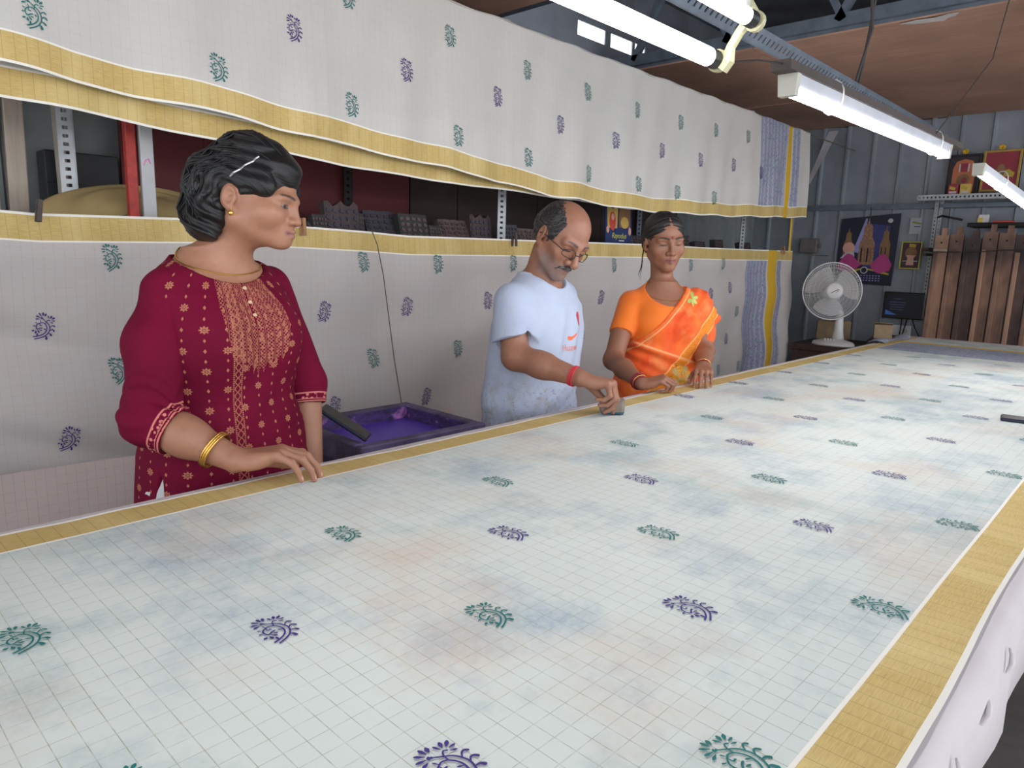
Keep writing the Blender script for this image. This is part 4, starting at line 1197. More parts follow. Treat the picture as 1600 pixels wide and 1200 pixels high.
kb = MB().box((6.45, 1.545, 1.47), (.22, .05, .022), ch=.002); kb.box((6.45, 1.552, 1.43), (.22, .04, .018), ch=.002)
tag(kb.build('short_wood_strip', M_darkwood), 'short dark wooden strips wedged left of the planks', 'wood strip')

# ================================================================ ink tray, block, phones
M_tray = plain('ink_stained_tray', C(92, 80, 116), .65, 0, .35, 14, .6, 40, C(40, 34, 56))
M_ink = None
def ink_mat():
    m, nt, b = new_mat('violet_ink_pad')
    g = NT(nt); o = g.obj()
    n = g.noise(o, 9, 4)
    c = g.mix(g.mapr(n, .35, .7), C(86, 60, 168), C(66, 44, 140))
    nt.links.new(c, b.inputs['Base Color']); b.inputs['Roughness'].default_value = .45
    nt.links.new(g.bump(g.noise(o, 120, 3), .25, .002), b.inputs['Normal'])
    return m
def splash_mat():
    m, nt, b = new_mat('splashed_tray_wall')
    g = NT(nt); o = g.obj()
    n = g.noise(g.scale(o, (14, 14, 40)), 1.0, 5, .7, 1.5); n2 = g.noise(o, 20, 4)
    c = g.mix(g.mapr(n, .42, .62), C(70, 46, 110), C(40, 32, 58))
    c = g.mix(g.mapr(n2, .56, .70), c, C(168, 112, 176))
    nt.links.new(c, b.inputs['Base Color']); b.inputs['Roughness'].default_value = .6
    nt.links.new(g.bump(n2, .5, .004), b.inputs['Normal'])
    return m
TZ = .812
tray = empty('ink_tray', (1.30, 1.76, .72), 'violet-stained wooden ink tray full of purple dye behind the table', 'ink tray')
tc0 = (1.30, 1.755); TW, TD, TH = .46, .41, .085
TR = rz(-.02)
tb = MB().box((tc0[0], tc0[1], TZ - TH + .012), (TW, TD, .02), TR); put_under(tb.build('tray_floor', M_tray), tray)
M_spl = splash_mat()
for (dx, dy, sx, sy) in ((0, TD / 2 - .017, TW, .034), (0, -TD / 2 + .017, TW, .034), (TW / 2 - .017, 0, .034, TD - .068), (-TW / 2 + .017, 0, .034, TD - .068)):
    p = TR @ Vector((dx, dy, 0))
    w_ = MB().box((tc0[0] + p.x, tc0[1] + p.y, TZ - TH / 2), (sx, sy, TH), TR, ch=.004)
    put_under(w_.build('tray_wall', M_tray), tray)
    q = TR @ Vector((dx - math.copysign(.0175, dx) * (abs(dx) > 0), dy - math.copysign(.0175, dy) * (abs(dy) > 0), 0))
    lin_ = MB().box((tc0[0] + q.x, tc0[1] + q.y, TZ - .034), (max(.003, (sx - .07) if abs(dy) > 0 else .003), max(.003, sy if abs(dx) > 0 else .003), .055), TR)
    put_under(lin_.build('ink_splash', M_spl), tray)
put_under(MB().box((tc0[0], tc0[1], TZ - .052), (TW - .07, TD - .07, .012), TR).build('ink_pad', ink_mat()), tray)
std = empty('tray_stand', (1.30, 1.76, 0), 'dark wooden stand carrying the ink tray', 'stand')
put_under(MB().box((1.31, 1.755, TZ - TH - .012), (.54, .44, .022), ch=.003).build('top_board', M_darkwood), std)
put_under(MB().box((1.31, 1.555, .66), (.50, .022, .12), ch=.003).build('apron', M_darkwood), std)
for x in (1.08, 1.54):
    for y in (1.565, 1.945):
        put_under(MB().box((x, y, .352), (.045, .045, .704), ch=.003).build('leg', M_darkwood), std)
def phone(name, loc, R, lab, sz=(.075, .155, .009)):
    e = empty(name, loc, lab, 'phone')
    e.rotation_euler = R if isinstance(R, tuple) else R.to_euler()
    MB().box((0, 0, 0), sz, ch=.003).build('phone_body', plain('phone_blue_grey', C(30, 34, 58), .35), e)
    m, nt, b = new_mat('phone_glass'); b.inputs['Base Color'].default_value = C(14, 14, 18); b.inputs['Roughness'].default_value = .3
    MB().box((0, 0, sz[2] / 2 + .0006), (sz[0] - .006, sz[1] - .008, .001)).build('phone_screen', m, e)
    return e
PY = Vector((-.55, .58, .52)).normalized(); PX = Vector((.72, .69, 0)).normalized(); PX = (PX - PY * PX.dot(PY)).normalized(); PZ = PX.cross(PY)
phone('phone', (1.085, 1.660, TZ + .048), Matrix((PX, PY, PZ)).transposed(), 'black phone propped on the rim of the ink tray')
phone('phone', (2.70, .300, TBL + .0075), (0, 0, .15), 'dark phone lying on the saree at the right edge of the picture')
# ================================================================ people: implicit surfaces meshed once
F32 = np.float32
def A3(*v): return np.array(v, dtype=F32)
def smin(a, b, k):
    h = np.clip(0.5 + 0.5 * (b - a) / k, 0, 1)
    return b + (a - b) * h - k * h * (1 - h)
def smax(a, b, k): return -smin(-a, -b, k)
def cap(P, a, b, ra, rb):
    a = np.asarray(a, F32); b = np.asarray(b, F32)
    ba = b - a; L2 = float(ba @ ba) + 1e-12
    pa = P - a
    t = np.clip((pa @ ba) / L2, 0, 1)
    d = pa - t[:, None] * ba
    return np.sqrt((d * d).sum(1)) - (ra + (rb - ra) * t)
def ball(P, c, r):
    d = P - np.asarray(c, F32); return np.sqrt((d * d).sum(1)) - r
def ellip(P, c, r, R=None):
    d = P - np.asarray(c, F32)
    if R is not None: d = d @ np.asarray(R, F32)
    r = np.asarray(r, F32)
    q = d / r
    k0 = np.sqrt((q * q).sum(1)) + 1e-9
    q2 = q / r
    k1 = np.sqrt((q2 * q2).sum(1)) + 1e-9
    return k0 * (k0 - 1) / k1
def loft(P, tab, n=2.4):
    """tab rows: z, half width, half depth, centre y, centre x ; P local (x right, y forward, z up)"""
    T = np.asarray(tab, F32)
    z = P[:, 2]
    a = np.interp(z, T[:, 0], T[:, 1]).astype(F32); b = np.interp(z, T[:, 0], T[:, 2]).astype(F32)
    cy = np.interp(z, T[:, 0], T[:, 3]).astype(F32)
    cx = np.interp(z, T[:, 0], T[:, 4]).astype(F32) if T.shape[1] > 4 else 0
    x = np.abs(P[:, 0] - cx) / a; y = np.abs(P[:, 1] - cy) / b
    k = (x ** n + y ** n) ** (1 / n)
    d = (k - 1) * np.minimum(a, b)
    top = z - T[-1, 0]; bot = T[0, 0] - z
    return np.maximum(d, np.maximum(top, bot))

def mesh_sdf(f, lo, hi, cell):
    """naive surface nets over a box; f takes (n,3) points. returns verts, quads"""
    lo = np.asarray(lo, F32); hi = np.asarray(hi, F32)
    n = np.maximum(np.ceil((hi - lo) / cell).astype(int) + 1, 3)
    ax = [lo[i] + cell * np.arange(n[i], dtype=F32) for i in range(3)]
    # coarse pass finds blocks near the surface, only those get fine samples
    B = 4
    nb_ = -(-n // B)
    cc = [lo[i] + cell * (B * np.arange(nb_[i], dtype=F32) + (B - 1) / 2) for i in range(3)]
    G = np.stack(np.meshgrid(*cc, indexing='ij'), -1).reshape(-1, 3).astype(F32)
    dc = np.concatenate([f(G[i:i + 200000]) for i in range(0, len(G), 200000)]).astype(F32)
    near = np.abs(dc) < cell * B * 1.15
    D = np.repeat(np.repeat(np.repeat(dc.reshape(nb_), B, 0), B, 1), B, 2)
    blk = np.stack(np.unravel_index(np.nonzero(near)[0], nb_), -1)
    off = np.stack(np.meshgrid(np.arange(B), np.arange(B), np.arange(B), indexing='ij'), -1).reshape(-1, 3)
    I = (blk[:, None, :] * B + off[None]).reshape(-1, 3)
    for i in range(0, len(I), 200000):
        J = I[i:i + 200000]
        D[J[:, 0], J[:, 1], J[:, 2]] = f((lo + cell * J).astype(F32))
    D = D[:n[0], :n[1], :n[2]]
    S = D < 0
    c = n - 1
    acc = np.zeros((*c, 3), F32); cnt = np.zeros(tuple(c), F32)
    corners = [(i, j, k) for i in (0, 1) for j in (0, 1) for k in (0, 1)]
    def sl(o): return tuple(slice(o[q], o[q] + c[q]) for q in range(3))
    for a_ in corners:
        for q in range(3):
            if a_[q] == 0:
                b_ = list(a_); b_[q] = 1
                da, db = D[sl(a_)], D[sl(b_)]
                m = S[sl(a_)] != S[sl(b_)]
                t = np.where(m, da / np.where(m, da - db, 1), 0)
                for w in range(3):
                    acc[..., w] += np.where(m, (a_[w] + (t if w == q else 0)), 0)
                cnt += m
    act = cnt > 0
    idx = -np.ones(tuple(c), np.int64)
    idx[act] = np.arange(act.sum())
    base = np.stack(np.nonzero(act), -1).astype(F32)
    V = lo + cell * (base + acc[act] / cnt[act][:, None])
    Q = []
    for q in range(3):
        u, v = (q + 1) % 3, (q + 2) % 3
        s0 = [slice(0, n[0]), slice(0, n[1]), slice(0, n[2])]; s1 = list(s0)
        s0[q] = slice(0, n[q] - 1); s1[q] = slice(1, n[q])
        ch = S[tuple(s0)] != S[tuple(s1)]
        I = np.stack(np.nonzero(ch), -1)
        I = I[(I[:, u] > 0) & (I[:, v] > 0) & (I[:, u] < c[u]) & (I[:, v] < c[v])]
        if len(I) == 0: continue
        def at(du, dv):
            J = I.copy(); J[:, u] -= du; J[:, v] -= dv
            return idx[J[:, 0], J[:, 1], J[:, 2]]
        quad = np.stack([at(1, 1), at(0, 1), at(0, 0), at(1, 0)], -1)
        neg = S[I[:, 0], I[:, 1], I[:, 2]]
        quad[~neg] = quad[~neg][:, ::-1]
        Q.append(quad)
    Q = np.concatenate(Q) if Q else np.zeros((0, 4), int)
    return V, Q

def march(f, p, d, far=.6):
    """first hit of f along d from p (python-side, small counts)"""
    p = np.asarray(p, F32).reshape(-1, 3); d = np.asarray(d, F32).reshape(-1, 3)
    t = np.zeros(len(p), F32)
    for _ in range(60):
        t = t + np.clip(f(p + d * t[:, None]), -.01, .05) * .8
    return p + d * t[:, None]

class Frame:
    """origin and axes (right, forward, up) -> world"""
    def __init__(self, o, fwd, up=(0, 0, 1), scale=1.0):
        self.o = np.asarray(o, F32)
        f_ = np.asarray(fwd, float); f_ = f_ / np.linalg.norm(f_)
        u_ = np.asarray(up, float); u_ = u_ - f_ * (u_ @ f_); u_ /= np.linalg.norm(u_)
        r_ = np.cross(f_, u_)
        self.R = np.stack([r_, f_, u_], 1).astype(F32)     # columns
        self.s = np.asarray(scale, F32)
    def loc(self, P): return ((P - self.o) @ self.R) / self.s
    def wor(self, p): return self.o + (np.asarray(p, F32) * self.s) @ self.R.T
    @property
    def smin_(self): return float(np.min(self.s))

def pitch_frame(o, yaw_dir, pitch, roll=0.0, scale=1.0):
    """yaw_dir horizontal facing, pitch>0 looks down, roll>0 tilts crown to the right hand side"""
    f = np.array([yaw_dir[0], yaw_dir[1], 0.0]); f /= np.linalg.norm(f)
    up = np.array([0, 0, 1.0])
    fw = f * math.cos(pitch) - up * math.sin(pitch)
    u2 = f * math.sin(pitch) + up * math.cos(pitch)
    r2 = np.cross(fw, u2)
    u3 = u2 * math.cos(roll) + r2 * math.sin(roll)
    return Frame(o, fw, u3, scale)

HEAD = dict(jaw=.045, chin=.0, cheek=.022, nose=1.0, nose_w=1.0, lip=1.0, brow=1.0, neck=.05, gaunt=0.0, ear=1.0, fat=0.0, lids=.0)
def head_sdf(p, h):
    """p in head-local metres: x right, y forward, z up; z=0 at the eyes, y=0 at the ears"""
    ax_ = np.abs(p[:, 0]); q = np.stack([ax_, p[:, 1], p[:, 2]], 1)
    d = ellip(p, (0, -.006, .032), (.0735, .096, .084))
    d = smin(d, ellip(p, (0, .032, -.035), (.060 + h['fat'], .058, .080)), .03)
    d = smin(d, cap(q, (h['jaw'] + .002, .002, -.058), (.012, .070, -.100 + h['chin']), .020 + h['fat'], .016), .028)
    d = smin(d, ball(q, (.043, .058, -.030), h['cheek'] + h['fat'] * .6), .028)
    if h['gaunt']:
        d = smax(d, -ball(q, (.078, .050, -.062), .030), .02)
    d = smin(d, cap(q, (.044, .076, .016), (.008, .091, .014), .010 * h['brow'], .009 * h['brow']), .016)
    d = smin(d, ball(p, (0, .078, -.100 + h['chin']), .018), .02)
    # mouth mound
    d = smin(d, ellip(p, (0, .078, -.066), (.028, .019, .022)), .018)
    # eye sockets and closed-over eyeballs
    d = smax(d, -ellip(q, (.031, .108, .000), (.022, .020, .0125)), .014)
    d = smin(d, ellip(q, (.0315, .0755, -.002), (.0150, .0130, .0110)), .005)
    # nose
    w = h['nose_w']; s = h['nose']
    d = smin(d, cap(p, (0, .090, .010), (0, .090 + .023 * s, -.036), .0070, .0098 * w), .012)
    d = smin(d, ball(q, (.0125 * w, .094 + .004 * s, -.0395), .0088 * w), .007)
    d = smin(d, ball(p, (0, .0905 + .022 * s, -.0385), .0098 * w), .006)
    d = smax(d, -ellip(q, (.0068 * w, .096 + .008 * s, -.0485), (.0042, .0060, .0045)), .003)
    # lips
    L = h['lip']
    d = smin(d, cap(q, (.0, .0972, -.0640), (.0225, .0835, -.0690), .0052 * L, .0028), .004)
    d = smin(d, cap(q, (.0, .0955, -.0755), (.0195, .0835, -.0712), .0062 * L, .0030), .004)
    d = smax(d, -cap(q, (.0, .1035, -.0697), (.0225, .0885, -.0702), .0015, .0010), .003)
    # ears
    e = ellip(q, (.0735, -.012, -.008), (.0095, .0185 * h['ear'], .031 * h['ear']), [[.94, .34, 0], [-.34, .94, 0], [0, 0, 1]])
    e = smax(e, -ellip(q, (.0835, -.008, -.006), (.0085, .0110, .0190)), .004)
    e = smin(e, ball(q, (.0715, -.002, -.010), .008), .006)
    e = smin(e, ball(q, (.0720, -.004, -.036 * h['ear']), .0078), .008)
    d = smin(d, e, .006)
    return d

def head_paint(p, base, h, brow=1.0, lash=1.0, lip=(.45, .2, .18), browcol=(.012, .010, .010), bindi=False, stubble=0.0, iris=False, mous=0.0):
    """per-vertex colours of a face, eye hollows and mouth line darkened"""
    n = len(p); col = np.tile(np.asarray(base, F32)[None, :3], (n, 1))
    ax_ = np.abs(p[:, 0])
    def blend(mask, c):
        nonlocal col
        m = np.clip(mask, 0, 1)[:, None]
        col = col * (1 - m) + np.asarray(c, F32) * m
    # cheeks and nose a little redder, eye hollows darker than the base skin
    g = np.exp(-(((ax_ - .04) / .022) ** 2 + ((p[:, 2] + .035) / .02) ** 2 + ((p[:, 1] - .07) / .03) ** 2))
    blend(.25 * g, np.asarray(base[:3]) * np.array([1.12, .92, .86]))
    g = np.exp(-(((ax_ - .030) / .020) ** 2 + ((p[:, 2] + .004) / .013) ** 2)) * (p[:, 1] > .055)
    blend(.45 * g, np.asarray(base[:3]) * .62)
    # lips
    zl = -.0700 + .0
    yl = np.exp(-((p[:, 2] - zl) / .0085) ** 4) * np.clip((.0250 - ax_) / .004, 0, 1) * (p[:, 1] > .078)
    blend(yl * .75, lip)
    mo = np.exp(-((p[:, 2] + .0699) / .0016) ** 2) * np.clip((.0245 - ax_) / .003, 0, 1) * (p[:, 1] > .078)
    blend(mo * .8, np.asarray(lip) * .35)
    # brows: arched band
    zb = .0175 + .006 * np.sin(np.clip((ax_ - .010) / .042, 0, 1) * PI * .75)
    wb = .0042 * np.clip(1.25 - (ax_ - .012) / .045, .25, 1)
    b = np.clip((wb - np.abs(p[:, 2] - zb)) / .0016 + .5, 0, 1) * np.clip((ax_ - .010) / .003, 0, 1) * np.clip((.053 - ax_) / .005, 0, 1) * (p[:, 1] > .045)
    blend(b * brow, browcol)
    # lash line of the lowered lid
    ze = -.0062 - .0016 * np.cos(np.clip((ax_ - .0315) / .0145, -1, 1) * PI * .5) + .0008
    e = np.clip((.0018 - np.abs(p[:, 2] - ze)) / .0008 + .5, 0, 1) * np.clip((.0150 - np.abs(ax_ - .0315)) / .002, 0, 1) * (p[:, 1] > .06)
    blend(e * lash, (.01, .008, .008))
    if iris:
        s_ = np.clip((.0026 - np.abs(p[:, 2] - (ze + .0034))) / .0008 + .5, 0, 1) * np.clip((.0125 - np.abs(ax_ - .0315)) / .002, 0, 1) * (p[:, 1] > .06)
        blend(s_ * .8, (.22, .19, .18))
        i_ = s_ * np.clip((.0055 - np.abs(ax_ - .0335)) / .001, 0, 1)
        blend(i_, (.012, .008, .006))
        u_ = np.clip((.0010 - np.abs(p[:, 2] - (ze + .0065))) / .0008 + .5, 0, 1) * np.clip((.0145 - np.abs(ax_ - .0315)) / .002, 0, 1) * (p[:, 1] > .06)
        blend(u_ * .9, (.012, .009, .008))
    # nostril shade is geometry; bindi is paint
    if bindi:
        r = np.sqrt(p[:, 0] ** 2 + ((p[:, 2] - .026) / 1.5) ** 2)
        blend(np.clip((.0038 - r) / .001 + .5, 0, 1) * (p[:, 1] > .05), (.22, .012, .015))
        r = np.sqrt(p[:, 0] ** 2 + ((p[:, 2] - .072)) ** 2)
    if stubble:
        s_ = np.clip((-.045 - p[:, 2]) / .02, 0, 1) * np.clip((p[:, 1] - .0) / .03, 0, 1) * np.clip((p[:, 2] + .135) / .02, 0, 1)
        lipm = np.exp(-(((p[:, 2] + .070) / .012) ** 2 + (ax_ / .028) ** 2))
        blend(stubble * s_ * (1 - lipm), (.16, .15, .15))
    return col

def hand_fn(fr, side=1, curls=None, spreads=None, thumb=((-.62, .74, -.20), 25, 20), scale=1.0):
    """fr: Frame at wrist (right, forward to the knuckles, dorsal up). side=1 right hand, -1 left.
    curls: four triples of joint bends in degrees. returns (sdf closure, nail points, tips)"""
    curls = curls or [(20, 25, 15)] * 4
    spreads = spreads or (6, 1, -4, -10)
    s = scale
    mc = [(-.0285, .086), (-.0090, .092), (.0115, .088), (.0300, .078)]
    ln = [(.042, .025, .021), (.046, .029, .022), (.042, .027, .021), (.033, .021, .019)]
    rad = [(.0092, .0082, .0066), (.0095, .0084, .0067), (.0090, .0080, .0064), (.0082, .0071, .0058)]
    fingers = []; nails = []; tips = []
    def rotx(v, a):   # bend about x: forward turns towards -z
        c, sn = math.cos(a), math.sin(a)
        return np.array([v[0], v[1] * c + v[2] * sn, -v[1] * sn + v[2] * c])
    for i in range(4):
        p = np.array([mc[i][0] * side, mc[i][1], .0]) * s
        sp = math.radians(spreads[i]) * side
        chain = [p]
        ang = 0
        for j in range(3):
            ang += math.radians(curls[i][j])
            d = np.array([-math.sin(sp) * math.cos(ang), math.cos(sp) * math.cos(ang), -math.sin(ang)])
            chain.append(chain[-1] + d * ln[i][j] * s)
        up = np.array([0, math.sin(ang), math.cos(ang)])
        nails.append(chain[3] - d * .004 * s + up * rad[i][2] * s * .9)
        tips.append(chain[3])
        fingers.append((chain, [r * s for r in rad[i]]))
    tdir = np.array([thumb[0][0] * side, thumb[0][1], thumb[0][2]]); tdir /= np.linalg.norm(tdir)
    t0 = np.array([-.018 * side, .018, -.008]) * s
    t1 = t0 + tdir * .046 * s
    a1 = math.radians(thumb[1]); a2 = math.radians(thumb[1] + thumb[2])
    inward = np.array([.62 * side, .60, -.35]); inward /= np.linalg.norm(inward)
    def mixd(a): 
        v = tdir * math.cos(a) + inward * math.sin(a); return v / np.linalg.norm(v)
    t2 = t1 + mixd(a1) * .033 * s
    t3 = t2 + mixd(a2) * .027 * s
    tips.append(t3)
    nails.append(t3 - mixd(a2) * .004 * s + np.array([-.4 * side, -.2, .6]) * .009 * s)
    def f(P):
        p = fr.loc(P)
        palm = cap(p, (-.016 * side * s, .0, 0), np.array([mc[0][0] * side, mc[0][1], 0]) * s, .0150 * s, .0112 * s)
        for i in range(1, 4):
            palm = smin(palm, cap(p, ((-.016 + .0105 * i) * side * s, .0, 0), np.array([mc[i][0] * side, mc[i][1], 0]) * s, .0150 * s, .0108 * s), .010 * s)
        palm = smin(palm, ellip(p, np.array([-.020 * side, .038, -.012]) * s, np.array([.018, .030, .014]) * s), .012 * s)
        palm = smin(palm, ellip(p, np.array([.024 * side, .035, -.010]) * s, np.array([.013, .032, .012]) * s), .012 * s)
        fd = None
        for ch, rr in fingers:
            d = cap(p, ch[0], ch[1], rr[0] * 1.06, rr[1])
            d = smin(d, cap(p, ch[1], ch[2], rr[1] * 1.03, rr[2] * 1.05), .004 * s)
            d = smin(d, cap(p, ch[2], ch[3], rr[2] * 1.05, rr[2] * .88), .003 * s)
            d = smin(d, ball(p, ch[1] + np.array([0, 0, rr[1] * .22]), rr[1] * .95), .003 * s)
            fd = d if fd is None else smin(fd, d, .0012)
        d = smin(palm, fd, .007 * s)
        th = cap(p, t0, t1, .0135 * s, .0105 * s)
        th = smin(th, cap(p, t1, t2, .0108 * s, .0092 * s), .004 * s)
        th = smin(th, cap(p, t2, t3, .0094 * s, .0074 * s), .003 * s)
        return smin(d, th, .008 * s)
    return f, [fr.wor(v) for v in nails], [fr.wor(v) for v in tips]

def paint_nails(V, col, nails, nailcol, r=.0052):
    for n_ in nails:
        d = np.sqrt(((V - n_) ** 2).sum(1))
        m = np.clip((r - d) / .0012 + .5, 0, 1)[:, None]
        col[:] = col * (1 - m) + np.asarray(nailcol, F32) * m
    return col

def add_regions(name, regs, mat, parent):
    """join several meshed regions [(V,Q,col)] into one mesh with a colour attribute"""
    V = []; Q = []; K = []; n = 0
    for v, q, c in regs:
        V.append(v); Q.append(q + n); K.append(c); n += len(v)
    V = np.concatenate(V); Q = np.concatenate(Q); K = np.concatenate(K)
    me = fast_mesh(name, V, Q)
    at = me.color_attributes.new('Col', 'FLOAT_COLOR', 'POINT')
    at.data.foreach_set('color', np.concatenate([K, np.ones((len(K), 1))], 1).astype(F32).ravel())
    return put_under(link_mesh(name, me, mat, None, True), parent)

def skin_mat(name):
    m, nt, b = new_mat(name)
    g = NT(nt); o = g.obj()
    at = g.node('ShaderNodeAttribute', attribute_name='Col')
    n = g.noise(o, 60, 4); n2 = g.noise(o, 420, 3)
    c = g.mix(g.mapr(n, .35, .7, 0, .16), at.outputs['Color'], (.10, .045, .03, 1))
    nt.links.new(c, b.inputs['Base Color'])
    b.inputs['Roughness'].default_value = .52
    b.inputs['Subsurface Weight'].default_value = .08
    b.inputs['Subsurface Radius'].default_value = (.01, .004, .002)
    b.inputs['Subsurface Scale'].default_value = .5
    nt.links.new(g.bump(n2, .08, .0012), b.inputs['Normal'])
    return m
M_skin = skin_mat('skin')

def hair_mat(name, c1, c2, rough=.42, grey=0.0):
    m, nt, b = new_mat(name)
    g = NT(nt); uv = g.uv()
    st_ = g.noise(g.scale(uv, (260, 7, 1)), 1.0, 3, .6, .3)
    c = g.mix(g.mapr(st_, .35, .75), c1, c2)
    if grey:
        gn = g.noise(g.scale(uv, (420, 5, 1)), 1.0, 2)
        c = g.mix(g.mapr(gn, .52, .62, 0, grey), c, C(132, 128, 126))
    nt.links.new(c, b.inputs['Base Color'])
    b.inputs['Roughness'].default_value = rough
    b.inputs['Specular IOR Level'].default_value = .45
    nt.links.new(g.bump(st_, .6, .003), b.inputs['Normal'])
    return m
def sdf_obj(name, f, lo, hi, cell, mat, parent, uvf=None, col=None):
    V, Q = mesh_sdf(f, lo, hi, cell)
    me = fast_mesh(name, V, Q)
    o = link_mesh(name, me, mat, None, True, uvf(V) if uvf else None)
    return put_under(o, parent), V

M_goldj = plain('gold_jewellery', C(226, 182, 96), .25, .9, .05)
def cloth_mat(name, col, col2, rough=.8, wr=.3):
    m, nt, b = new_mat(name)
    g = NT(nt); o = g.obj()
    n = g.noise(o, 5, 4)
    nt.links.new(g.mix(g.mapr(n, .3, .7), col, col2), b.inputs['Base Color'])
    b.inputs['Roughness'].default_value = rough
    b.inputs['Sheen Weight'].default_value = .15
    h = g.math('ADD', g.math('MULTIPLY', g.noise(o, 700, 2), .2), g.noise(o, 16, 4, .6, .8))
    nt.links.new(g.bump(h, wr, .008), b.inputs['Normal'])
    return m
def waves(P, s=1.0, a=0.0):
    return (np.sin(P[:, 0] * 31 * s + 3 * np.sin(P[:, 2] * 9 * s + a)) * np.sin(P[:, 2] * 23 * s + a) * np.sin(P[:, 1] * 27 * s + 1.3)).astype(F32)

# ---------------------------------------------------------------- woman in the maroon kurta
def woman_maroon():
    root = empty('person', (.715, 1.60, 0), 'woman in a maroon gold-printed kurta looking on, one hand on the table', 'person')
    TF = Frame((.715, 1.600, 0), (.18, -1, 0))
    body_tab = [(.10, .12, .10, 0), (.75, .18, .135, 0), (.88, .172, .132, 0), (1.0, .145, .110, 0), (1.10, .152, .110, .008), (1.17, .157, .108, .008), (1.235, .150, .090, 0), (1.272, .118, .072, -.008), (1.300, .080, .062, -.014), (1.33, .060, .055, -.018)]
    k_tab = [(.42, .225, .175, 0), (.75, .198, .155, 0), (.88, .186, .146, 0), (1.0, .164, .126, 0), (1.10, .166, .122, .008), (1.17, .166, .116, .008), (1.235, .157, .096, 0), (1.275, .124, .077, -.008), (1.305, .083, .066, -.014), (1.33, .066, .060, -.018)]
    HF = pitch_frame((.770, 1.540, 1.442), (.62, -.785), math.radians(9), math.radians(-3), (1.03, 1.08, .84))
    hp = dict(HEAD, jaw=.047, cheek=.026, fat=.005, nose=.5, nose_w=1.08, lip=1.5, chin=.006)
    shR, elR, wrR = np.array([.582, 1.590, 1.228]), np.array([.513, 1.497, .986]), np.array([.622, 1.350, .912])
    shL, elL, wrL = np.array([.868, 1.625, 1.230]), np.array([.925, 1.600, 1.000]), np.array([.905, 1.535, .790])
    nb = TF.wor((0, -.014, 1.285)); nt_ = HF.wor((0, -.016, -.075))
    base = np.array(C(158, 112, 88)[:3])
    def upper(P):
        d = head_sdf(HF.loc(P), hp) * .86
        d = smin(d, cap(P, nt_, nb, .050, .057), .030)
        t = TF.loc(P)
        b = loft(t, body_tab)
        b = smin(b, cap(P, nb + np.array([-.04, 0, -.015]), shR + np.array([.02, 0, -.002]), .045, .048), .04)
        b = smin(b, cap(P, nb + np.array([.04, 0, -.015]), shL + np.array([-.02, 0, -.002]), .045, .048), .04)
        # collar bones and throat
        d = smin(d, b, .035)
        return d
    V, Q = mesh_sdf(upper, (.48, 1.37, 1.16), (1.0, 1.76, 1.60), .0029)
    col = np.tile(base, (len(V), 1)).astype(F32)
    p = HF.loc(V); m = p[:, 2] > -.14
    col[m] = head_paint(p[m], base, hp, lip=(.26, .095, .09), brow=.85, iris=True)
    regs = [(V, Q, col)]
    # torso and legs under the clothes, coarse
    def lower(P):
        t = TF.loc(P)
        d = loft(t, [(.80, .172, .132, 0), (.88, .172, .132, 0), (1.0, .145, .110, 0), (1.10, .150, .108, .008), (1.22, .145, .09, .004)])
        q = np.stack([np.abs(t[:, 0]), t[:, 1], t[:, 2]], 1)
        d = smin(d, cap(q, (.085, 0, .82), (.075, .01, .47), .085, .058), .04)
        d = smin(d, cap(q, (.075, .01, .47), (.075, -.01, .09), .055, .038), .02)
        d = smin(d, ellip(q, (.08, .055, .032), (.042, .105, .032)), .02)
        return d
    V, Q = mesh_sdf(lower, (.40, 1.32, -.01), (1.04, 1.86, 1.25), .012)
    regs.append((V, Q, np.tile(base, (len(V), 1)).astype(F32)))
    # right arm and hand on the table
    hf = Frame(wrR, np.array([.075, -.044, .010]), (-.05, .10, 1))
    hand, nails, tips = hand_fn(hf, 1, [(20, 32, 22), (23, 34, 22), (26, 34, 20), (30, 32, 18)], (8, 2, -4, -12), ((-.50, .84, -.34), 8, 6), 1.03)
    def armR(P):
        d = cap(P, shR, elR, .050, .042)
        d = smin(d, cap(P, elR, elR * .55 + wrR * .45, .043, .040), .02)
        d = smin(d, cap(P, elR * .6 + wrR * .4, wrR, .041, .0245), .02)
        return smin(d, hand(P), .016)
    V, Q = mesh_sdf(armR, (.42, 1.16, .84), (.86, 1.58, 1.10), .0026)
    col = np.tile(base, (len(V), 1)).astype(F32)
    regs.append((V, Q, paint_nails(V, col, nails, C(214, 164, 144)[:3])))
    hfL = Frame(wrL, (0.02, -.10, -1), (1, .1, 0))
    handL, _, _ = hand_fn(hfL, -1, None, None, scale=.95)
    def armL(P):
        d = cap(P, shL, elL, .050, .042)
        d = smin(d, cap(P, elL, wrL, .043, .026), .02)
        return smin(d, handL(P), .016)
    V, Q = mesh_sdf(armL, (.78, 1.42, .58), (1.02, 1.70, 1.10), .004)
    regs.append((V, Q, np.tile(base, (len(V), 1)).astype(F32)))
    add_regions('body', regs, M_skin, root)

    # kurta body
    def kurta(P):
        t = TF.loc(P)
        d = loft(t, k_tab)
        q = np.stack([np.abs(t[:, 0]), t[:, 1], t[:, 2]], 1)
        d = smin(d, ellip(q, (.070, .082, 1.135), (.070, .058, .075)), .05)
        d = smin(d, cap(P, nb + np.array([-.05, 0, -.012]), shR + np.array([.03, 0, .012]), .048, .042), .04)
        d = smin(d, cap(P, nb + np.array([.05, 0, -.012]), shL + np.array([-.03, 0, .012]), .048, .042), .04)
        d = d - .003
        d = d + .0022 * np.sin(t[:, 2] * 55 + t[:, 0] * 18 + 2.2 * np.sin(t[:, 0] * 22)) * np.exp(-((t[:, 2] - .96) / .10) ** 2)
        d = d + .0012 * waves(P, 1.3)
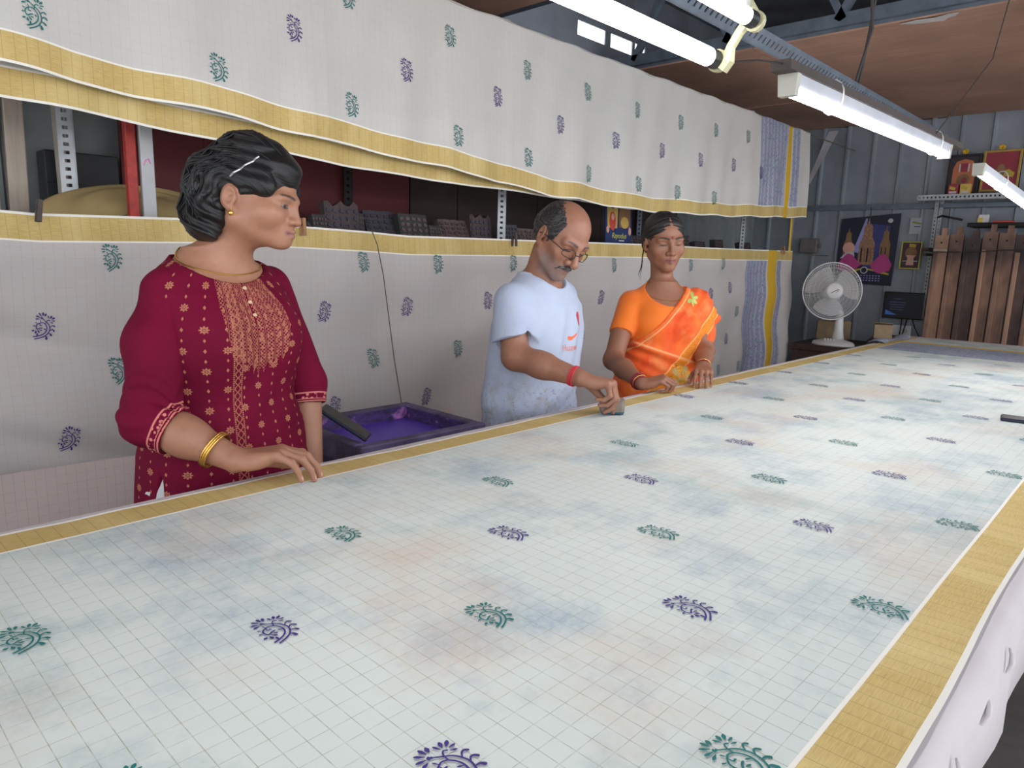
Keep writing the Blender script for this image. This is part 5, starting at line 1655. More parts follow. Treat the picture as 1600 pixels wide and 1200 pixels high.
        d = d + .003 * np.sin(np.arctan2(t[:, 0], t[:, 1]) * 9) * np.clip((.85 - t[:, 2]) * 2, 0, 1)
        # scoop neckline
        d = smax(d, -ellip(t, (.0, .030, 1.335), (.112, .120, .084)), .003)
        # side slits
        sl = np.abs(t[:, 1] - .045 + (.86 - t[:, 2]) * .05) - np.clip(.86 - t[:, 2], 0, 1) * .16
        sl = np.maximum(sl, .06 - np.abs(t[:, 0]))
        sl = np.maximum(sl, t[:, 2] - .86)
        return smax(d, -sl, .006)
    def kuv(V):
        t = TF.loc(V)
        ang = np.arctan2(-t[:, 0], t[:, 1] + .02)
        return np.stack([ang * .150, t[:, 2]], 1)
    sdf_obj('kurta', kurta, (.40, 1.33, .40), (1.06, 1.86, 1.345), .0050, M_kurta, root, kuv)
    # sleeves
    fdir = (wrR - elR) / np.linalg.norm(wrR - elR); cR = elR + fdir * .062
    def sleeveR(P):
        d = cap(P, shR + np.array([.022, 0, .006]), elR, .059, .0555)
        d = smin(d, ball(P, shR * .6 + elR * .4, .064), .03)
        d = smin(d, cap(P, elR, cR, .0555, .0520), .012)
        ax = (P - elR) @ fdir
        al = (P - shR) @ ((elR - shR) / np.linalg.norm(elR - shR))
        d = d + .0030 * np.sin(al * 150 + 3 * np.sin(P[:, 0] * 60 + P[:, 1] * 45)) * np.exp(-((al - .25) / .06) ** 2)
        d = d + .0016 * waves(P, 1.6, 1.0)
        d = smax(d, ax - .062, .002)
        return smax(d, -np.maximum(cap(P, elR, cR + fdir * .03, .0480, .0440), .035 - ax), .003)
    def suvR(V):
        ax = (V - elR) @ fdir
        rel = V - elR
        side = np.cross(fdir, [0, 0, 1]); side /= np.linalg.norm(side); up = np.cross(side, fdir)
        return np.stack([np.arctan2(rel @ side, rel @ up) * .055, .062 - np.where(ax > -.05, ax, -1)], 1)
    sdf_obj('sleeve', sleeveR, (.41, 1.35, .86), (.70, 1.70, 1.35), .0042, M_sleeve, root, suvR)
    fl_ = (wrL - elL) / np.linalg.norm(wrL - elL); cL = elL + fl_ * .055
    def sleeveL(P):
        d = cap(P, shL + np.array([-.022, 0, .006]), elL, .058, .056)
        d = smin(d, cap(P, elL, cL, .056, .050), .012)
        ax = (P - elL) @ fl_
        d = d + .0016 * waves(P, 1.6, 2.0)
        d = smax(d, ax - .055, .002)
        return smax(d, -np.maximum(cap(P, elL, cL + fl_ * .03, .0445, .0405), .03 - ax), .003)
    def suvL(V):
        ax = (V - elL) @ fl_
        rel = V - elL
        return np.stack([np.arctan2(rel[:, 0], rel[:, 1]) * .055, .055 - np.where(ax > -.05, ax, -1)], 1)
    sdf_obj('sleeve', sleeveL, (.78, 1.46, .88), (1.04, 1.74, 1.35), .0045, M_sleeve, root, suvL)
    # white trousers
    def trousers(P):
        t = TF.loc(P); q = np.stack([np.abs(t[:, 0]), t[:, 1], t[:, 2]], 1)
        d = loft(t, [(.72, .184, .146, 0), (.80, .182, .144, 0), (.92, .165, .130, 0), (.96, .155, .12, 0)])
        d = smin(d, cap(q, (.09, 0, .80), (.08, .01, .45), .098, .075), .04)
        d = smin(d, cap(q, (.08, .01, .45), (.078, -.005, .11), .075, .058), .03)
        return smax(d, .10 - t[:, 2], .004)
    sdf_obj('trousers', trousers, (.40, 1.33, .08), (1.06, 1.86, .98), .011, plain('white_cotton', C(206, 206, 210), .85), root)

    # hair: full wavy bob swept back behind the ear
    def hair(P):
        p = HF.loc(P); q = np.stack([np.abs(p[:, 0]), p[:, 1], p[:, 2]], 1)
        d = ellip(p, (0, -.010, .044), (.080, .099, .094))
        d = smin(d, ellip(p, (0, -.002, .128), (.062, .066, .040)), .03)
        d = smin(d, ellip(p, (0, .052, .082), (.058, .042, .044)), .02)
        d = smin(d, ellip(p, (0, -.072, .010), (.080, .056, .098)), .03)
        d = smin(d, ellip(p, (0, -.078, -.075), (.078, .048, .062)), .025)
        d = smin(d, ellip(q, (.060, -.052, -.060), (.030, .036, .070)), .02)
        d = smin(d, ellip(q, (.064, .036, .040), (.016, .040, .038)), .015)
        rho = np.sqrt((p[:, 1] - .0) ** 2 + (p[:, 2] + .01) ** 2)
        th = np.arctan2(p[:, 2] + .01, p[:, 1])
        ph = rho * 260 + p[:, 0] * 70 + 2.5 * np.sin(th * 4 + p[:, 0] * 30)
        low = np.clip(-(p[:, 1]) / .06, 0, 1)
        d = d + .0030 * np.sin(ph) * (.4 + low) + .0032 * low * np.sin(p[:, 2] * 95 + p[:, 0] * 60 + p[:, 1] * 50) + .002 * np.sin(ph * .43 + 2)
        # face opening
        d = smax(d, -ellip(p, (0, .125, -.040), (.082, .072, .096)), .010)
        d = smax(d, -ellip(q, (.082, .046, -.040), (.036, .055, .052)), .008)
        d = smax(d, -ellip(q, (.088, -.010, -.010), (.028, .024, .036)), .006)
        d = smax(d, -ellip(p, (0, .04, -.12), (.08, .085, .07)), .012)
        return d
    def huv(V):
        p = HF.loc(V)
        rho = np.sqrt(p[:, 1] ** 2 + (p[:, 2] + .01) ** 2); th = np.arctan2(p[:, 2] + .01, p[:, 1])
        return np.stack([rho + p[:, 0] * .4, th * .1], 1)
    M_hair = hair_mat('black_hair', C(7, 7, 8), C(20, 19, 20), .46)
    sdf_obj('hair', hair, HF.wor((0, -.02, 0)) - .20, HF.wor((0, -.02, 0)) + .20, .0036, M_hair, root, huv)
    # loose locks following the sweep
    rl = random.Random(21)
    locks = MB()
    n = 9; ST = []; DW = []; OF = []; WD = []
    c0 = HF.wor((0, -.015, .01))
    for k in range(150):
        x0 = rl.choice((1, 1, 1, -1)) * rl.uniform(.0, .085)
        rr = rl.uniform(.55, 1.0)
        a0, a1 = rl.uniform(.9, 2.3), rl.uniform(2.6, 4.35)
        WD.append(rl.uniform(.0010, .0022))
        for i in range(n):
            a = a0 + (a1 - a0) * i / (n - 1)
            dirn = np.array([x0 / .085 * .9, math.cos(a) * rr, math.sin(a) * rr]); dirn /= np.linalg.norm(dirn)
            st0 = HF.wor(np.array([0, -.015, .01]) + dirn * .19)
            ST.append(st0); DW.append((c0 - st0) / np.linalg.norm(c0 - st0)); OF.append(.0005 + .0012 * math.sin(i * 1.2 + k))
    ST = np.array(ST); DW = np.array(DW)
    H_ = (march(hair, ST, DW) - DW * np.array(OF)[:, None]).reshape(150, n, 3)
    for k in range(150):
        pts = list(H_[k]); w = WD[k]
        if np.max(np.linalg.norm(np.diff(H_[k], axis=0), axis=1)) > .06: continue
        locks.tube(pts, [w * .5] + [w] * (n - 2) + [w * .2], 5)
    put_under(locks.build('hair_locks', M_hair, smooth=True), root)
    # silver hair band
    bp_ = []
    for i in range(12):
        q_ = i / 11
        st0 = HF.wor((.15 - .05 * q_, -.012 + .052 * q_, .050 + .085 * q_))
        c0 = HF.wor((0, -.005 + .03 * q_, .03 + .02 * q_)); dw = (c0 - st0) / np.linalg.norm(c0 - st0)
        bp_.append(march(hair, st0, dw)[0] - dw * .0018)
    put_under(MB().tube(bp_, .0022, 6).build('hair_band', plain('silver_band', C(190, 190, 196), .25, .8)), root)
    # jewellery
    er = HF.wor((.076, -.001, -.047))
    put_under(MB().lathe([(0, -.006), (.004, -.0045), (.006, 0), (.004, .0045), (0, .006)], 12, Matrix.Translation(Vector(er))).build('earring', M_goldj, smooth=True), root)
    put_under(MB().tube([er + np.array([0, -.004, .010]), er + np.array([0, -.006, .006]), er], .0016, 6).build('earring_hook', M_goldj), root)
    ch = []
    for i in range(25):
        a = -PI * .72 + 2 * PI * .72 * i / 24
        o_ = TF.wor((.0, -.02, 1.345 - .070 * math.cos(a / 2) ** 2))
        dv = TF.wor((math.sin(a), math.cos(a), 0)) - TF.wor((0, 0, 0))
        st0 = o_ + dv * .2
        ch.append(march(upper, st0, -dv)[0] + dv * .0025)
    put_under(MB().tube(ch, .0017, 6).build('necklace', M_goldj), root)
    fw = (wrR - elR) / np.linalg.norm(wrR - elR); bc = elR + fw * .150
    s1 = np.cross(fw, [0, 0, 1]); s1 /= np.linalg.norm(s1); s2 = np.cross(s1, fw)
    bang = MB()
    for off in (-.0045, 0, .0045):
        bang.tube([bc + fw * (off + .004 * math.sin(a)) + (s1 * math.cos(a) + s2 * math.sin(a)) * .0385 for a in np.linspace(0, 2 * PI, 41)[:-1]], .0026, 6, closed=True)
    put_under(bang.build('bangle', M_goldj, smooth=True), root)
    for k, (zz, ) in enumerate(((1.247,), (1.217,), (1.190,))):
        st0 = TF.wor((-.003, .25, zz)); dv = TF.wor((0, -1, 0)) - TF.wor((0, 0, 0))
        hp_ = march(kurta, st0, dv)[0]
        put_under(MB().lathe([(0, -.002), (.0045, -.0015), (.005, 0), (.0045, .0015), (0, .002)], 10, Matrix.Translation(Vector(hp_)) @ Matrix.Rotation(PI / 2, 4, 'X')).build('button', plain('shell_button', C(206, 172, 140), .4) if k == 0 else bpy.data.materials['shell_button']), root)
    return root

def kurta_mat():
    m, nt, b = new_mat('maroon_kurta')
    g = NT(nt); uv = g.uv(); s = g.sep(uv); u, v = s[0], s[1]; o = g.obj()
    base = g.mix(g.mapr(g.noise(o, 6, 4), .3, .7), C(108, 10, 44), C(90, 8, 36))
    gold = g.mix(g.mapr(g.noise(uv, 300, 2), .35, .65), C(200, 142, 108), C(172, 108, 84))
    def frac_c(x, step, off=0.0):
        return g.math('MULTIPLY', g.math('SUBTRACT', g.math('FRACT', g.math('ADD', g.math('DIVIDE', x, step), off)), .5), step)
    # flowers on a staggered lattice and small lozenges between them
    row = g.math('FLOOR', g.math('DIVIDE', v, .044))
    sh = g.math('MULTIPLY', g.math('MODULO', row, 2.0), .5)
    fu = g.math('MULTIPLY', g.math('SUBTRACT', g.math('FRACT', g.math('ADD', g.math('DIVIDE', u, .070), sh)), .5), .070)
    fv = frac_c(v, .044)
    r = g.math('SQRT', g.math('ADD', g.math('MULTIPLY', fu, fu), g.math('MULTIPLY', fv, fv)))
    an = g.math('ARCTAN2', fv, fu)
    pet = g.math('ADD', .0070, g.math('MULTIPLY', g.math('COSINE', g.math('MULTIPLY', an, 8.0)), .0016))
    fl1 = g.math('MULTIPLY', g.math('LESS_THAN', r, pet), g.math('SUBTRACT', 1.0, g.inside(r, .0022, .0032)))
    lu = g.math('ABSOLUTE', g.math('MULTIPLY', g.math('SUBTRACT', g.math('FRACT', g.math('ADD', g.math('ADD', g.math('DIVIDE', u, .070), sh), .5)), .5), .070))
    loz = g.math('LESS_THAN', g.math('ADD', g.math('MULTIPLY', lu, 1.7), g.math('ABSOLUTE', fv)), .0048)
    lu2 = g.math('ABSOLUTE', frac_c(g.math('ADD', u, .0175), .035))
    lv2 = g.math('ABSOLUTE', frac_c(g.math('ADD', v, .022), .044))
    loz2 = g.math('LESS_THAN', g.math('ADD', g.math('MULTIPLY', lu2, 1.8), lv2), .0042)
    dots = g.math('MAXIMUM', fl1, g.math('MAXIMUM', loz, loz2))
    # yoke: fan of embroidered strips that narrows towards the bottom
    au = g.math('ABSOLUTE', u)
    ragged = g.math('MULTIPLY', g.math('ABSOLUTE', g.math('SINE', g.math('MULTIPLY', u, 240.0))), .018)
    bot = g.math('ADD', g.math('ADD', 1.055, g.math('MULTIPLY', au, .55)), ragged)
    iny = g.math('MULTIPLY', g.math('LESS_THAN', au, g.math('ADD', .060, g.math('MULTIPLY', g.math('SUBTRACT', v, 1.1), .15))), g.math('GREATER_THAN', v, bot))
    strip = g.math('ABSOLUTE', g.math('SINE', g.math('MULTIPLY', au, 190.0)))
    stp = g.mapr(strip, .25, .5)
    cross = g.math('LESS_THAN', g.math('MULTIPLY', g.math('ABSOLUTE', g.math('SINE', g.math('MULTIPLY', g.math('ADD', u, v), 420.0))), g.math('ABSOLUTE', g.math('SINE', g.math('MULTIPLY', g.math('SUBTRACT', v, u), 420.0)))), .28)
    vo = g.voronoi(g.scale(uv, (150, 110, 1)), 1.0)[0]
    fill = g.math('MULTIPLY', stp, g.math('MAXIMUM', cross, g.mapr(vo, .5, .38)))
    yoke = g.math('MULTIPLY', iny, g.math('MAXIMUM', g.math('MULTIPLY', fill, .9), g.math('MULTIPLY', g.math('LESS_THAN', strip, .10), .8)))
    slit = g.math('MULTIPLY', g.math('LESS_THAN', au, .0022), g.math('GREATER_THAN', v, 1.17))
    yoke = g.math('MULTIPLY', yoke, g.math('SUBTRACT', 1.0, slit))
    # long vertical braid down the front panel
    bu = g.math('ADD', u, .050)
    inb = g.math('MULTIPLY', g.inside(bu, -.010, .010), g.math('LESS_THAN', v, 1.26))
    edge = g.math('GREATER_THAN', g.math('ABSOLUTE', bu), .0072)
    dash = g.math('GREATER_THAN', g.math('FRACT', g.math('DIVIDE', v, .0045)), .35)
    mid = g.math('LESS_THAN', g.math('ABSOLUTE', g.math('SUBTRACT', g.math('ABSOLUTE', bu), g.math('MULTIPLY', g.math('ABSOLUTE', g.math('SINE', g.math('MULTIPLY', v, 190.0))), .0055))), .0011)
    braid = g.math('MULTIPLY', inb, g.math('MAXIMUM', g.math('MULTIPLY', edge, dash), mid))
    keep = g.math('MULTIPLY', g.math('SUBTRACT', 1.0, inb), g.math('SUBTRACT', 1.0, iny))
    mask = g.math('MAXIMUM', g.math('MULTIPLY', dots, keep), g.math('MAXIMUM', yoke, braid))
    c = g.mix(g.math('MULTIPLY', mask, .68), base, gold)
    nt.links.new(c, b.inputs['Base Color'])
    b.inputs['Roughness'].default_value = .78
    b.inputs['Sheen Weight'].default_value = .0
    b.inputs['Specular IOR Level'].default_value = .12
    nt.links.new(g.bump(g.math('ADD', g.noise(o, 18, 4, .6, .6), g.math('MULTIPLY', mask, .3)), .28, .008), b.inputs['Normal'])
    return m
def sleeve_mat():
    m, nt, b = new_mat('maroon_sleeve')
    g = NT(nt); uv = g.uv(); s = g.sep(uv); u, v = s[0], s[1]; o = g.obj()
    base = g.mix(g.mapr(g.noise(o, 6, 4), .3, .7), C(110, 10, 45), C(92, 8, 37))
    zig = g.math('ABSOLUTE', g.math('SUBTRACT', g.math('FRACT', g.math('MULTIPLY', u, 70.0)), .5))
    cuff = g.inside(v, -.01, .027)
    l1 = g.math('MAXIMUM', g.inside(v, .002, .005), g.math('MAXIMUM', g.inside(v, .008, .0095), g.inside(v, .022, .0255)))
    fig = g.math('MULTIPLY', g.inside(v, .0095, .022), g.math('LESS_THAN', g.voronoi(g.scale(uv, (120, 120, 1)), 1.0)[0], .42))
    mask = g.math('MULTIPLY', cuff, g.math('MAXIMUM', l1, fig))
    c = g.mix(g.math('MULTIPLY', mask, .85), base, C(206, 128, 116))
    nt.links.new(c, b.inputs['Base Color'])
    b.inputs['Roughness'].default_value = .8
    b.inputs['Sheen Weight'].default_value = .0
    b.inputs['Specular IOR Level'].default_value = .12
    nt.links.new(g.bump(g.noise(o, 18, 4, .6, .6), .3, .008), b.inputs['Normal'])
    return m
M_kurta = kurta_mat(); M_sleeve = sleeve_mat()
woman_maroon()
# ---------------------------------------------------------------- man printing with the block
def tee_mat():
    m, nt, b = new_mat('pale_blue_tee')
    g = NT(nt); o = g.obj()
    sp = g.sep(o)
    base = g.mix(g.mapr(g.noise(o, 5, 4), .3, .7), C(178, 188, 208), C(164, 174, 196))
    st = g.mapr(sp[2], .82, 1.02, 1, 0)
    n1 = g.noise(o, 26, 5, .7); n2 = g.noise(o, 70, 4, .7)
    base = g.mix(g.math('MULTIPLY', st, g.mapr(n1, .46, .64, 0, .8)), base, C(150, 148, 146))
    base = g.mix(g.math('MULTIPLY', st, g.mapr(n2, .60, .68, 0, .75)), base, C(92, 90, 112))
    base = g.mix(g.math('MULTIPLY', st, g.mapr(g.noise(g.scale(o, (1, 1, 1.7)), 38, 4), .63, .70, 0, .6)), base, C(150, 128, 92))
    nt.links.new(base, b.inputs['Base Color'])
    b.inputs['Roughness'].default_value = .85
    nt.links.new(g.bump(g.math('ADD', g.math('MULTIPLY', g.noise(o, 800, 2), .15), g.noise(g.scale(o, (1, 1, .45)), 20, 4, .6, .7)), .35, .009), b.inputs['Normal'])
    return m

def man_printing():
    root = empty('person', (1.83, 1.62, 0), 'man in glasses and a stained pale blue tee pressing a print block', 'person')
    TF = Frame((1.83, 1.635, 0), (.16, -.987, 0))
    # torso leans over the table: centre line moves forward with height
    tab = [(.62, .185, .130, -.01), (.78, .188, .138, 0), (.90, .185, .138, .006), (1.0, .185, .130, .014), (1.10, .188, .122, .024), (1.17, .182, .108, .030), (1.215, .150, .088, .030), (1.248, .105, .072, .028), (1.275, .070, .062, .026)]
    HF = pitch_frame((1.832, 1.520, 1.398), (-.20, -.98), math.radians(31), math.radians(-12), (1.03, 1.0, 1.0))
    hp = dict(HEAD, jaw=.046, cheek=.019, nose=1.15, nose_w=1.2, lip=.9, brow=1.2, gaunt=1, ear=1.08)
    shR, elR, wrR = np.array([1.662, 1.585, 1.185]), np.array([1.628, 1.520, 1.018]), np.array([1.670, 1.290, .976])
    shL, elL, wrL = np.array([1.995, 1.650, 1.190]), np.array([2.055, 1.690, .940]), np.array([2.060, 1.640, .700])
    nb = TF.wor((0, .022, 1.235)); nt_ = HF.wor((0, -.02, -.070))
    base = np.array(C(150, 104, 82)[:3])
    def upper(P):
        d = head_sdf(HF.loc(P), hp)
        d = smin(d, cap(P, nt_, nb, .052, .060), .028)
        b = loft(TF.loc(P), [(z, a - .012, q - .012, c) for z, a, q, c in tab])
        return smin(d, b, .035)
    V, Q = mesh_sdf(upper, (1.64, 1.34, 1.14), (2.02, 1.74, 1.54), .0028)
    col = np.tile(base, (len(V), 1)).astype(F32)
    p = HF.loc(V); m = p[:, 2] > -.15
    col[m] = head_paint(p[m], base, hp, lip=(.20, .10, .085), brow=.9, stubble=.55, browcol=(.03, .028, .028))
    regs = [(V, Q, col)]
    def lower(P):
        t = TF.loc(P); q = np.stack([np.abs(t[:, 0]), t[:, 1], t[:, 2]], 1)
        d = loft(t, [(.80, .165, .115, 0), (.95, .160, .112, .01), (1.08, .165, .108, .02), (1.19, .15, .09, .03)])
        d = smin(d, cap(q, (.085, 0, .82), (.085, .01, .47), .085, .058), .04)
        d = smin(d, cap(q, (.085, .01, .47), (.085, -.01, .09), .055, .040), .02)
        return smin(d, ellip(q, (.09, .055, .034), (.045, .115, .034)), .02)
    V, Q = mesh_sdf(lower, (1.52, 1.40, -.01), (2.14, 1.88, 1.2), .012)
    regs.append((V, Q, np.tile(base, (len(V), 1)).astype(F32)))
    hf = Frame(wrR, np.array([.052, -.072, -.012]), (.18, -.12, 1))
    hand, nails, tips = hand_fn(hf, 1, [(60, 24, 8), (66, 44, 30), (68, 62, 40), (70, 66, 40)], (4, 1, -2, -5), ((-.20, .82, -.62), 16, 12), 1.08)
    def armR(P):
        d = cap(P, shR, elR, .050, .043)
        d = smin(d, cap(P, elR, elR * .55 + wrR * .45, .044, .040), .02)
        d = smin(d, cap(P, elR * .6 + wrR * .4, wrR, .041, .0265), .02)
        return smin(d, hand(P), .014)
    V, Q = mesh_sdf(armR, (1.55, 1.13, .84), (1.88, 1.66, 1.16), .0028)
    col = np.tile(base, (len(V), 1)).astype(F32)
    regs.append((V, Q, paint_nails(V, col, nails, C(190, 146, 126)[:3])))
    hfL = Frame(wrL, (0, -.1, -1), (1, .1, 0)); handL, _, _ = hand_fn(hfL, -1)
    def armL(P):
        d = cap(P, shL, elL, .050, .042)
        d = smin(d, cap(P, elL, wrL, .043, .027), .02)
        return smin(d, handL(P), .016)
    V, Q = mesh_sdf(armL, (1.92, 1.50, .48), (2.20, 1.80, 1.16), .005)
    regs.append((V, Q, np.tile(base, (len(V), 1)).astype(F32)))
    add_regions('body', regs, M_skin, root)

    def tee(P):
        t = TF.loc(P)
        d = loft(t, tab) - .004
        d = smin(d, cap(P, nb + np.array([-.05, 0, -.02]), shR + np.array([.03, 0, .004]), .050, .050), .045)
        d = smin(d, cap(P, nb + np.array([.05, 0, -.02]), shL + np.array([-.03, 0, .004]), .050, .050), .045)
        uR = (elR - shR) / np.linalg.norm(elR - shR); aR = (P - shR) @ uR
        sR = cap(P, shR + np.array([.015, 0, 0]), shR + uR * .16, .064, .070)
        sR = smax(sR, aR - .128, .003)
        sR = smax(sR, -np.maximum(cap(P, shR + uR * .04, shR + uR * .2, .052, .058), .09 - aR), .003)
        uL = (elL - shL) / np.linalg.norm(elL - shL); aL = (P - shL) @ uL
        sL = smax(cap(P, shL, shL + uL * .2, .062, .066), aL - .15, .003)
        d = smin(smin(d, sR, .018), sL, .018)
        # soft drag folds from the shoulder across the chest
        u = t[:, 0]; z = t[:, 2]
        d = d + .0062 * np.sin(u * 62 + (z - 1.0) * 16) * np.exp(-((z - 1.06) / .10) ** 2) * (t[:, 1] > 0)
        d = d + .0046 * np.sin(z * 40 + u * 14) * np.exp(-((z - .84) / .08) ** 2) + .0015 * waves(P, 1.2)
        d = smax(d, -ellip(t, (0, .060, 1.300), (.080, .090, .085)), .003)
        return smax(d, .66 - t[:, 2], .004)
    sdf_obj('tee_shirt', tee, (1.50, 1.42, .64), (2.18, 1.86, 1.30), .0045, tee_mat(), root)
    # flat prints on the chest, laid on the cloth
    fw = TF.wor((0, 1, 0)) - TF.wor((0, 0, 0)); rt = TF.wor((1, 0, 0)) - TF.wor((0, 0, 0))
    def decal(name, pts, faces, mat):
        L = np.array([(x, .30, z) for x, z in pts], F32)
        H = march(tee, TF.wor(L), np.tile(-fw, (len(L), 1))) + fw * .0012
        put_under(mesh_obj(name, H, faces, mat), root)
    def fan_poly(poly, sub=5):
        c = np.mean(poly, 0); pts = []; faces = []
        P_ = []
        for i in range(len(poly)):
            a, b_ = np.array(poly[i]), np.array(poly[(i + 1) % len(poly)])
            for k in range(sub): P_.append(a + (b_ - a) * k / sub)
        n = len(P_)
        rings = 4
        for r in range(rings):
            for q in P_: pts.append(c + (q - c) * (r + 1) / rings)
        pts.append(c)
        for r in range(rings - 1):
            for i in range(n): faces.append((r * n + i, r * n + (i + 1) % n, (r + 1) * n + (i + 1) % n, (r + 1) * n + i))
        for i in range(n): faces.append((len(pts) - 1, (i + 1) % n, i))
        return [tuple(q) for q in pts], faces
    M_or = plain('tee_orange_print', C(244, 110, 72), .7); M_pk = plain('tee_pink_print', C(240, 140, 130), .7); M_rd = plain('tee_red_print', C(206, 58, 76), .7); M_wh = plain('tee_white_print', C(226, 216, 222), .7)
    cx = -.014
    decal('swoosh_print', *fan_poly([(cx + .014, 1.072), (cx + .016, 1.066), (cx + .010, 1.058), (cx, 1.057), (cx - .022, 1.071), (cx - .036, 1.083), (cx - .020, 1.077), (cx - .004, 1.070), (cx + .006, 1.069)]), M_or)
    bx_ = -.064
    decal('crest_print', *fan_poly([(bx_ + .012, 1.150), (bx_ + .016, 1.140), (bx_ + .010, 1.120), (bx_ + .002, 1.100), (bx_ - .004, 1.108), (bx_ - .002, 1.140), (bx_ + .004, 1.152)]), M_rd)
    decal('crest_print', *fan_poly([(bx_ - .004, 1.150), (bx_ - .004, 1.112), (bx_ - .012, 1.118), (bx_ - .018, 1.142), (bx_ - .012, 1.150)]), M_wh)
    decal('crest_print', *fan_poly([(bx_ - .002, 1.094), (bx_ - .012, 1.080), (bx_ - .016, 1.088), (bx_ - .008, 1.097)]), M_rd)
    cu = bpy.data.curves.new('lettering', 'FONT'); cu.body = 'Huawei'; cu.size = .034; cu.align_x = 'CENTER'; cu.resolution_u = 2
    tmp = bpy.data.objects.new('lettering', cu); COL.objects.link(tmp)
    me = bpy.data.meshes.new_from_object(tmp.evaluated_get(bpy.context.evaluated_depsgraph_get())); bpy.data.objects.remove(tmp, do_unlink=True)
    pts = [(-(v.co.x) + cx - .006, v.co.y + 1.022) for v in me.vertices]
    decal('lettering', pts, [tuple(reversed(p_.vertices)) for p_ in me.polygons], M_pk)
    # trousers
    def trousers(P):
        t = TF.loc(P); q = np.stack([np.abs(t[:, 0]), t[:, 1], t[:, 2]], 1)
        d = loft(t, [(.72, .165, .115, 0), (.80, .168, .118, 0), (.95, .160, .112, .005)])
        d = smin(d, cap(q, (.082, 0, .80), (.086, .01, .45), .082, .078), .04)
        d = smin(d, cap(q, (.088, .01, .45), (.088, -.005, .08), .078, .070), .03)
        return smax(smax(d, .07 - t[:, 2], .004), t[:, 2] - .93, .004)
    sdf_obj('trousers', trousers, (1.52, 1.44, .05), (2.14, 1.86, .96), .012, plain('grey_trousers', C(146, 138, 136), .85, 0, .15, 8), root)

    # hair: short, receding, greying at the sides
    def hair(P):
        p = HF.loc(P); q = np.stack([np.abs(p[:, 0]), p[:, 1], p[:, 2]], 1)
        d = ellip(p, (0, -.010, .028), (.0805, .100, .085))
        d = smin(d, ellip(q, (.055, -.03, .01), (.026, .055, .05)), .015)
        ph = np.arctan2(p[:, 2] - .03, p[:, 1] + .02)
        d = d + .0012 * np.sin(p[:, 0] * 420 + 3 * np.sin(ph * 9)) + .0012 * np.sin(ph * 46 + p[:, 0] * 160)
        # bald front and crown
        d = smax(d, -ellip(p, (0, .060, .100), (.058, .098, .085)), .006)
        d = smax(d, -ellip(p, (0, .105, -.01), (.12, .072, .13)), .006)
        d = smax(d, -ellip(q, (.086, -.004, -.016), (.030, .026, .036)), .004)
        d = smax(d, -.058 - p[:, 2] + np.clip(-p[:, 1] - .05, 0, 1) * -.4, .006)
        return d
    def huv(V):
        p = HF.loc(V)
        return np.stack([p[:, 0] * .7 + p[:, 2] * .3, p[:, 1]], 1)
    M_h = hair_mat('greying_short_hair', C(22, 21, 22), C(52, 50, 50), .55, .22)
    sdf_obj('hair', hair, HF.wor((0, -.01, .02)) - .15, HF.wor((0, -.01, .02)) + .15, .0030, M_h, root, huv)
    def mous(P):
        p = HF.loc(P); q = np.stack([np.abs(p[:, 0]), p[:, 1], p[:, 2]], 1)
        d = cap(q, (.002, .1035, -.0575), (.024, .088, -.0655), .0068, .0040)
        d = smin(d, cap(q, (.024, .088, -.0655), (.031, .079, -.078), .0040, .0020), .004)
        return d + .0008 * np.sin(p[:, 0] * 900 + p[:, 2] * 300)
    sdf_obj('moustache', mous, HF.wor((0, .09, -.065)) - .05, HF.wor((0, .09, -.065)) + .05, .0020, hair_mat('grey_moustache', C(34, 32, 32), C(74, 70, 68), .6, .6), root, huv)
    # glasses: thin oval rims low on the nose
    M_rim = plain('dark_rim', C(46, 40, 42), .35, .5)
    gl_z, gl_y = -.010, .1075
    def W3(x, y, z): return Vector(HF.wor((x, y, z)))
    for s_ in (-1, 1):
        rim = [W3(s_ * (.032 + .0235 * math.cos(a)), gl_y - .004 * abs(math.cos(a)) * (1 if math.cos(a) * 1 > 0 else 0) - .012 * max(0, math.cos(a)), gl_z + .0150 * math.sin(a) - .003 * math.cos(2 * a)) for a in np.linspace(0, 2 * PI, 29)[:-1]]
        put_under(MB().tube(rim, .0012, 6, closed=True).build('glasses_rim', M_rim, smooth=True), root)
        lens = MB(); c_ = W3(s_ * .032, gl_y - .003, gl_z)
        lens.add([c_] + rim, [(0, i + 1, (i + 1) % 28 + 1) for i in range(28)])
        put_under(lens.build('glasses_lens', M_lens, smooth=True), root)
        put_under(MB().tube([W3(s_ * .0555, gl_y - .014, gl_z + .004), W3(s_ * .069, .06, gl_z + .006), W3(s_ * .0785, .012, gl_z + .006), W3(s_ * .079, -.012, gl_z + .002), W3(s_ * .076, -.028, gl_z - .016)], .0013, 6).build('glasses_arm', M_rim), root)
    put_under(MB().tube([W3(-.0105, gl_y, gl_z + .003), W3(0, gl_y + .004, gl_z + .006), W3(.0105, gl_y, gl_z + .003)], .0012, 6).build('glasses_bridge', M_rim), root)
    # red thread on the wrist
    fwv = (wrR - elR) / np.linalg.norm(wrR - elR); bc = wrR - fwv * .022
    s1 = np.cross(fwv, [0, 0, 1]); s1 /= np.linalg.norm(s1); s2 = np.cross(s1, fwv)
    bd_ = MB()
    for off in (-.003, .001, .005):
        bd_.tube([bc + fwv * (off + .003 * math.sin(a + off * 300)) + (s1 * math.cos(a) + s2 * math.sin(a)) * .0305 for a in np.linspace(0, 2 * PI, 33)[:-1]], .0026, 6, closed=True)
    put_under(bd_.build('wrist_thread', plain('red_thread', C(206, 52, 66), .8), smooth=True), root)
    return root, tips
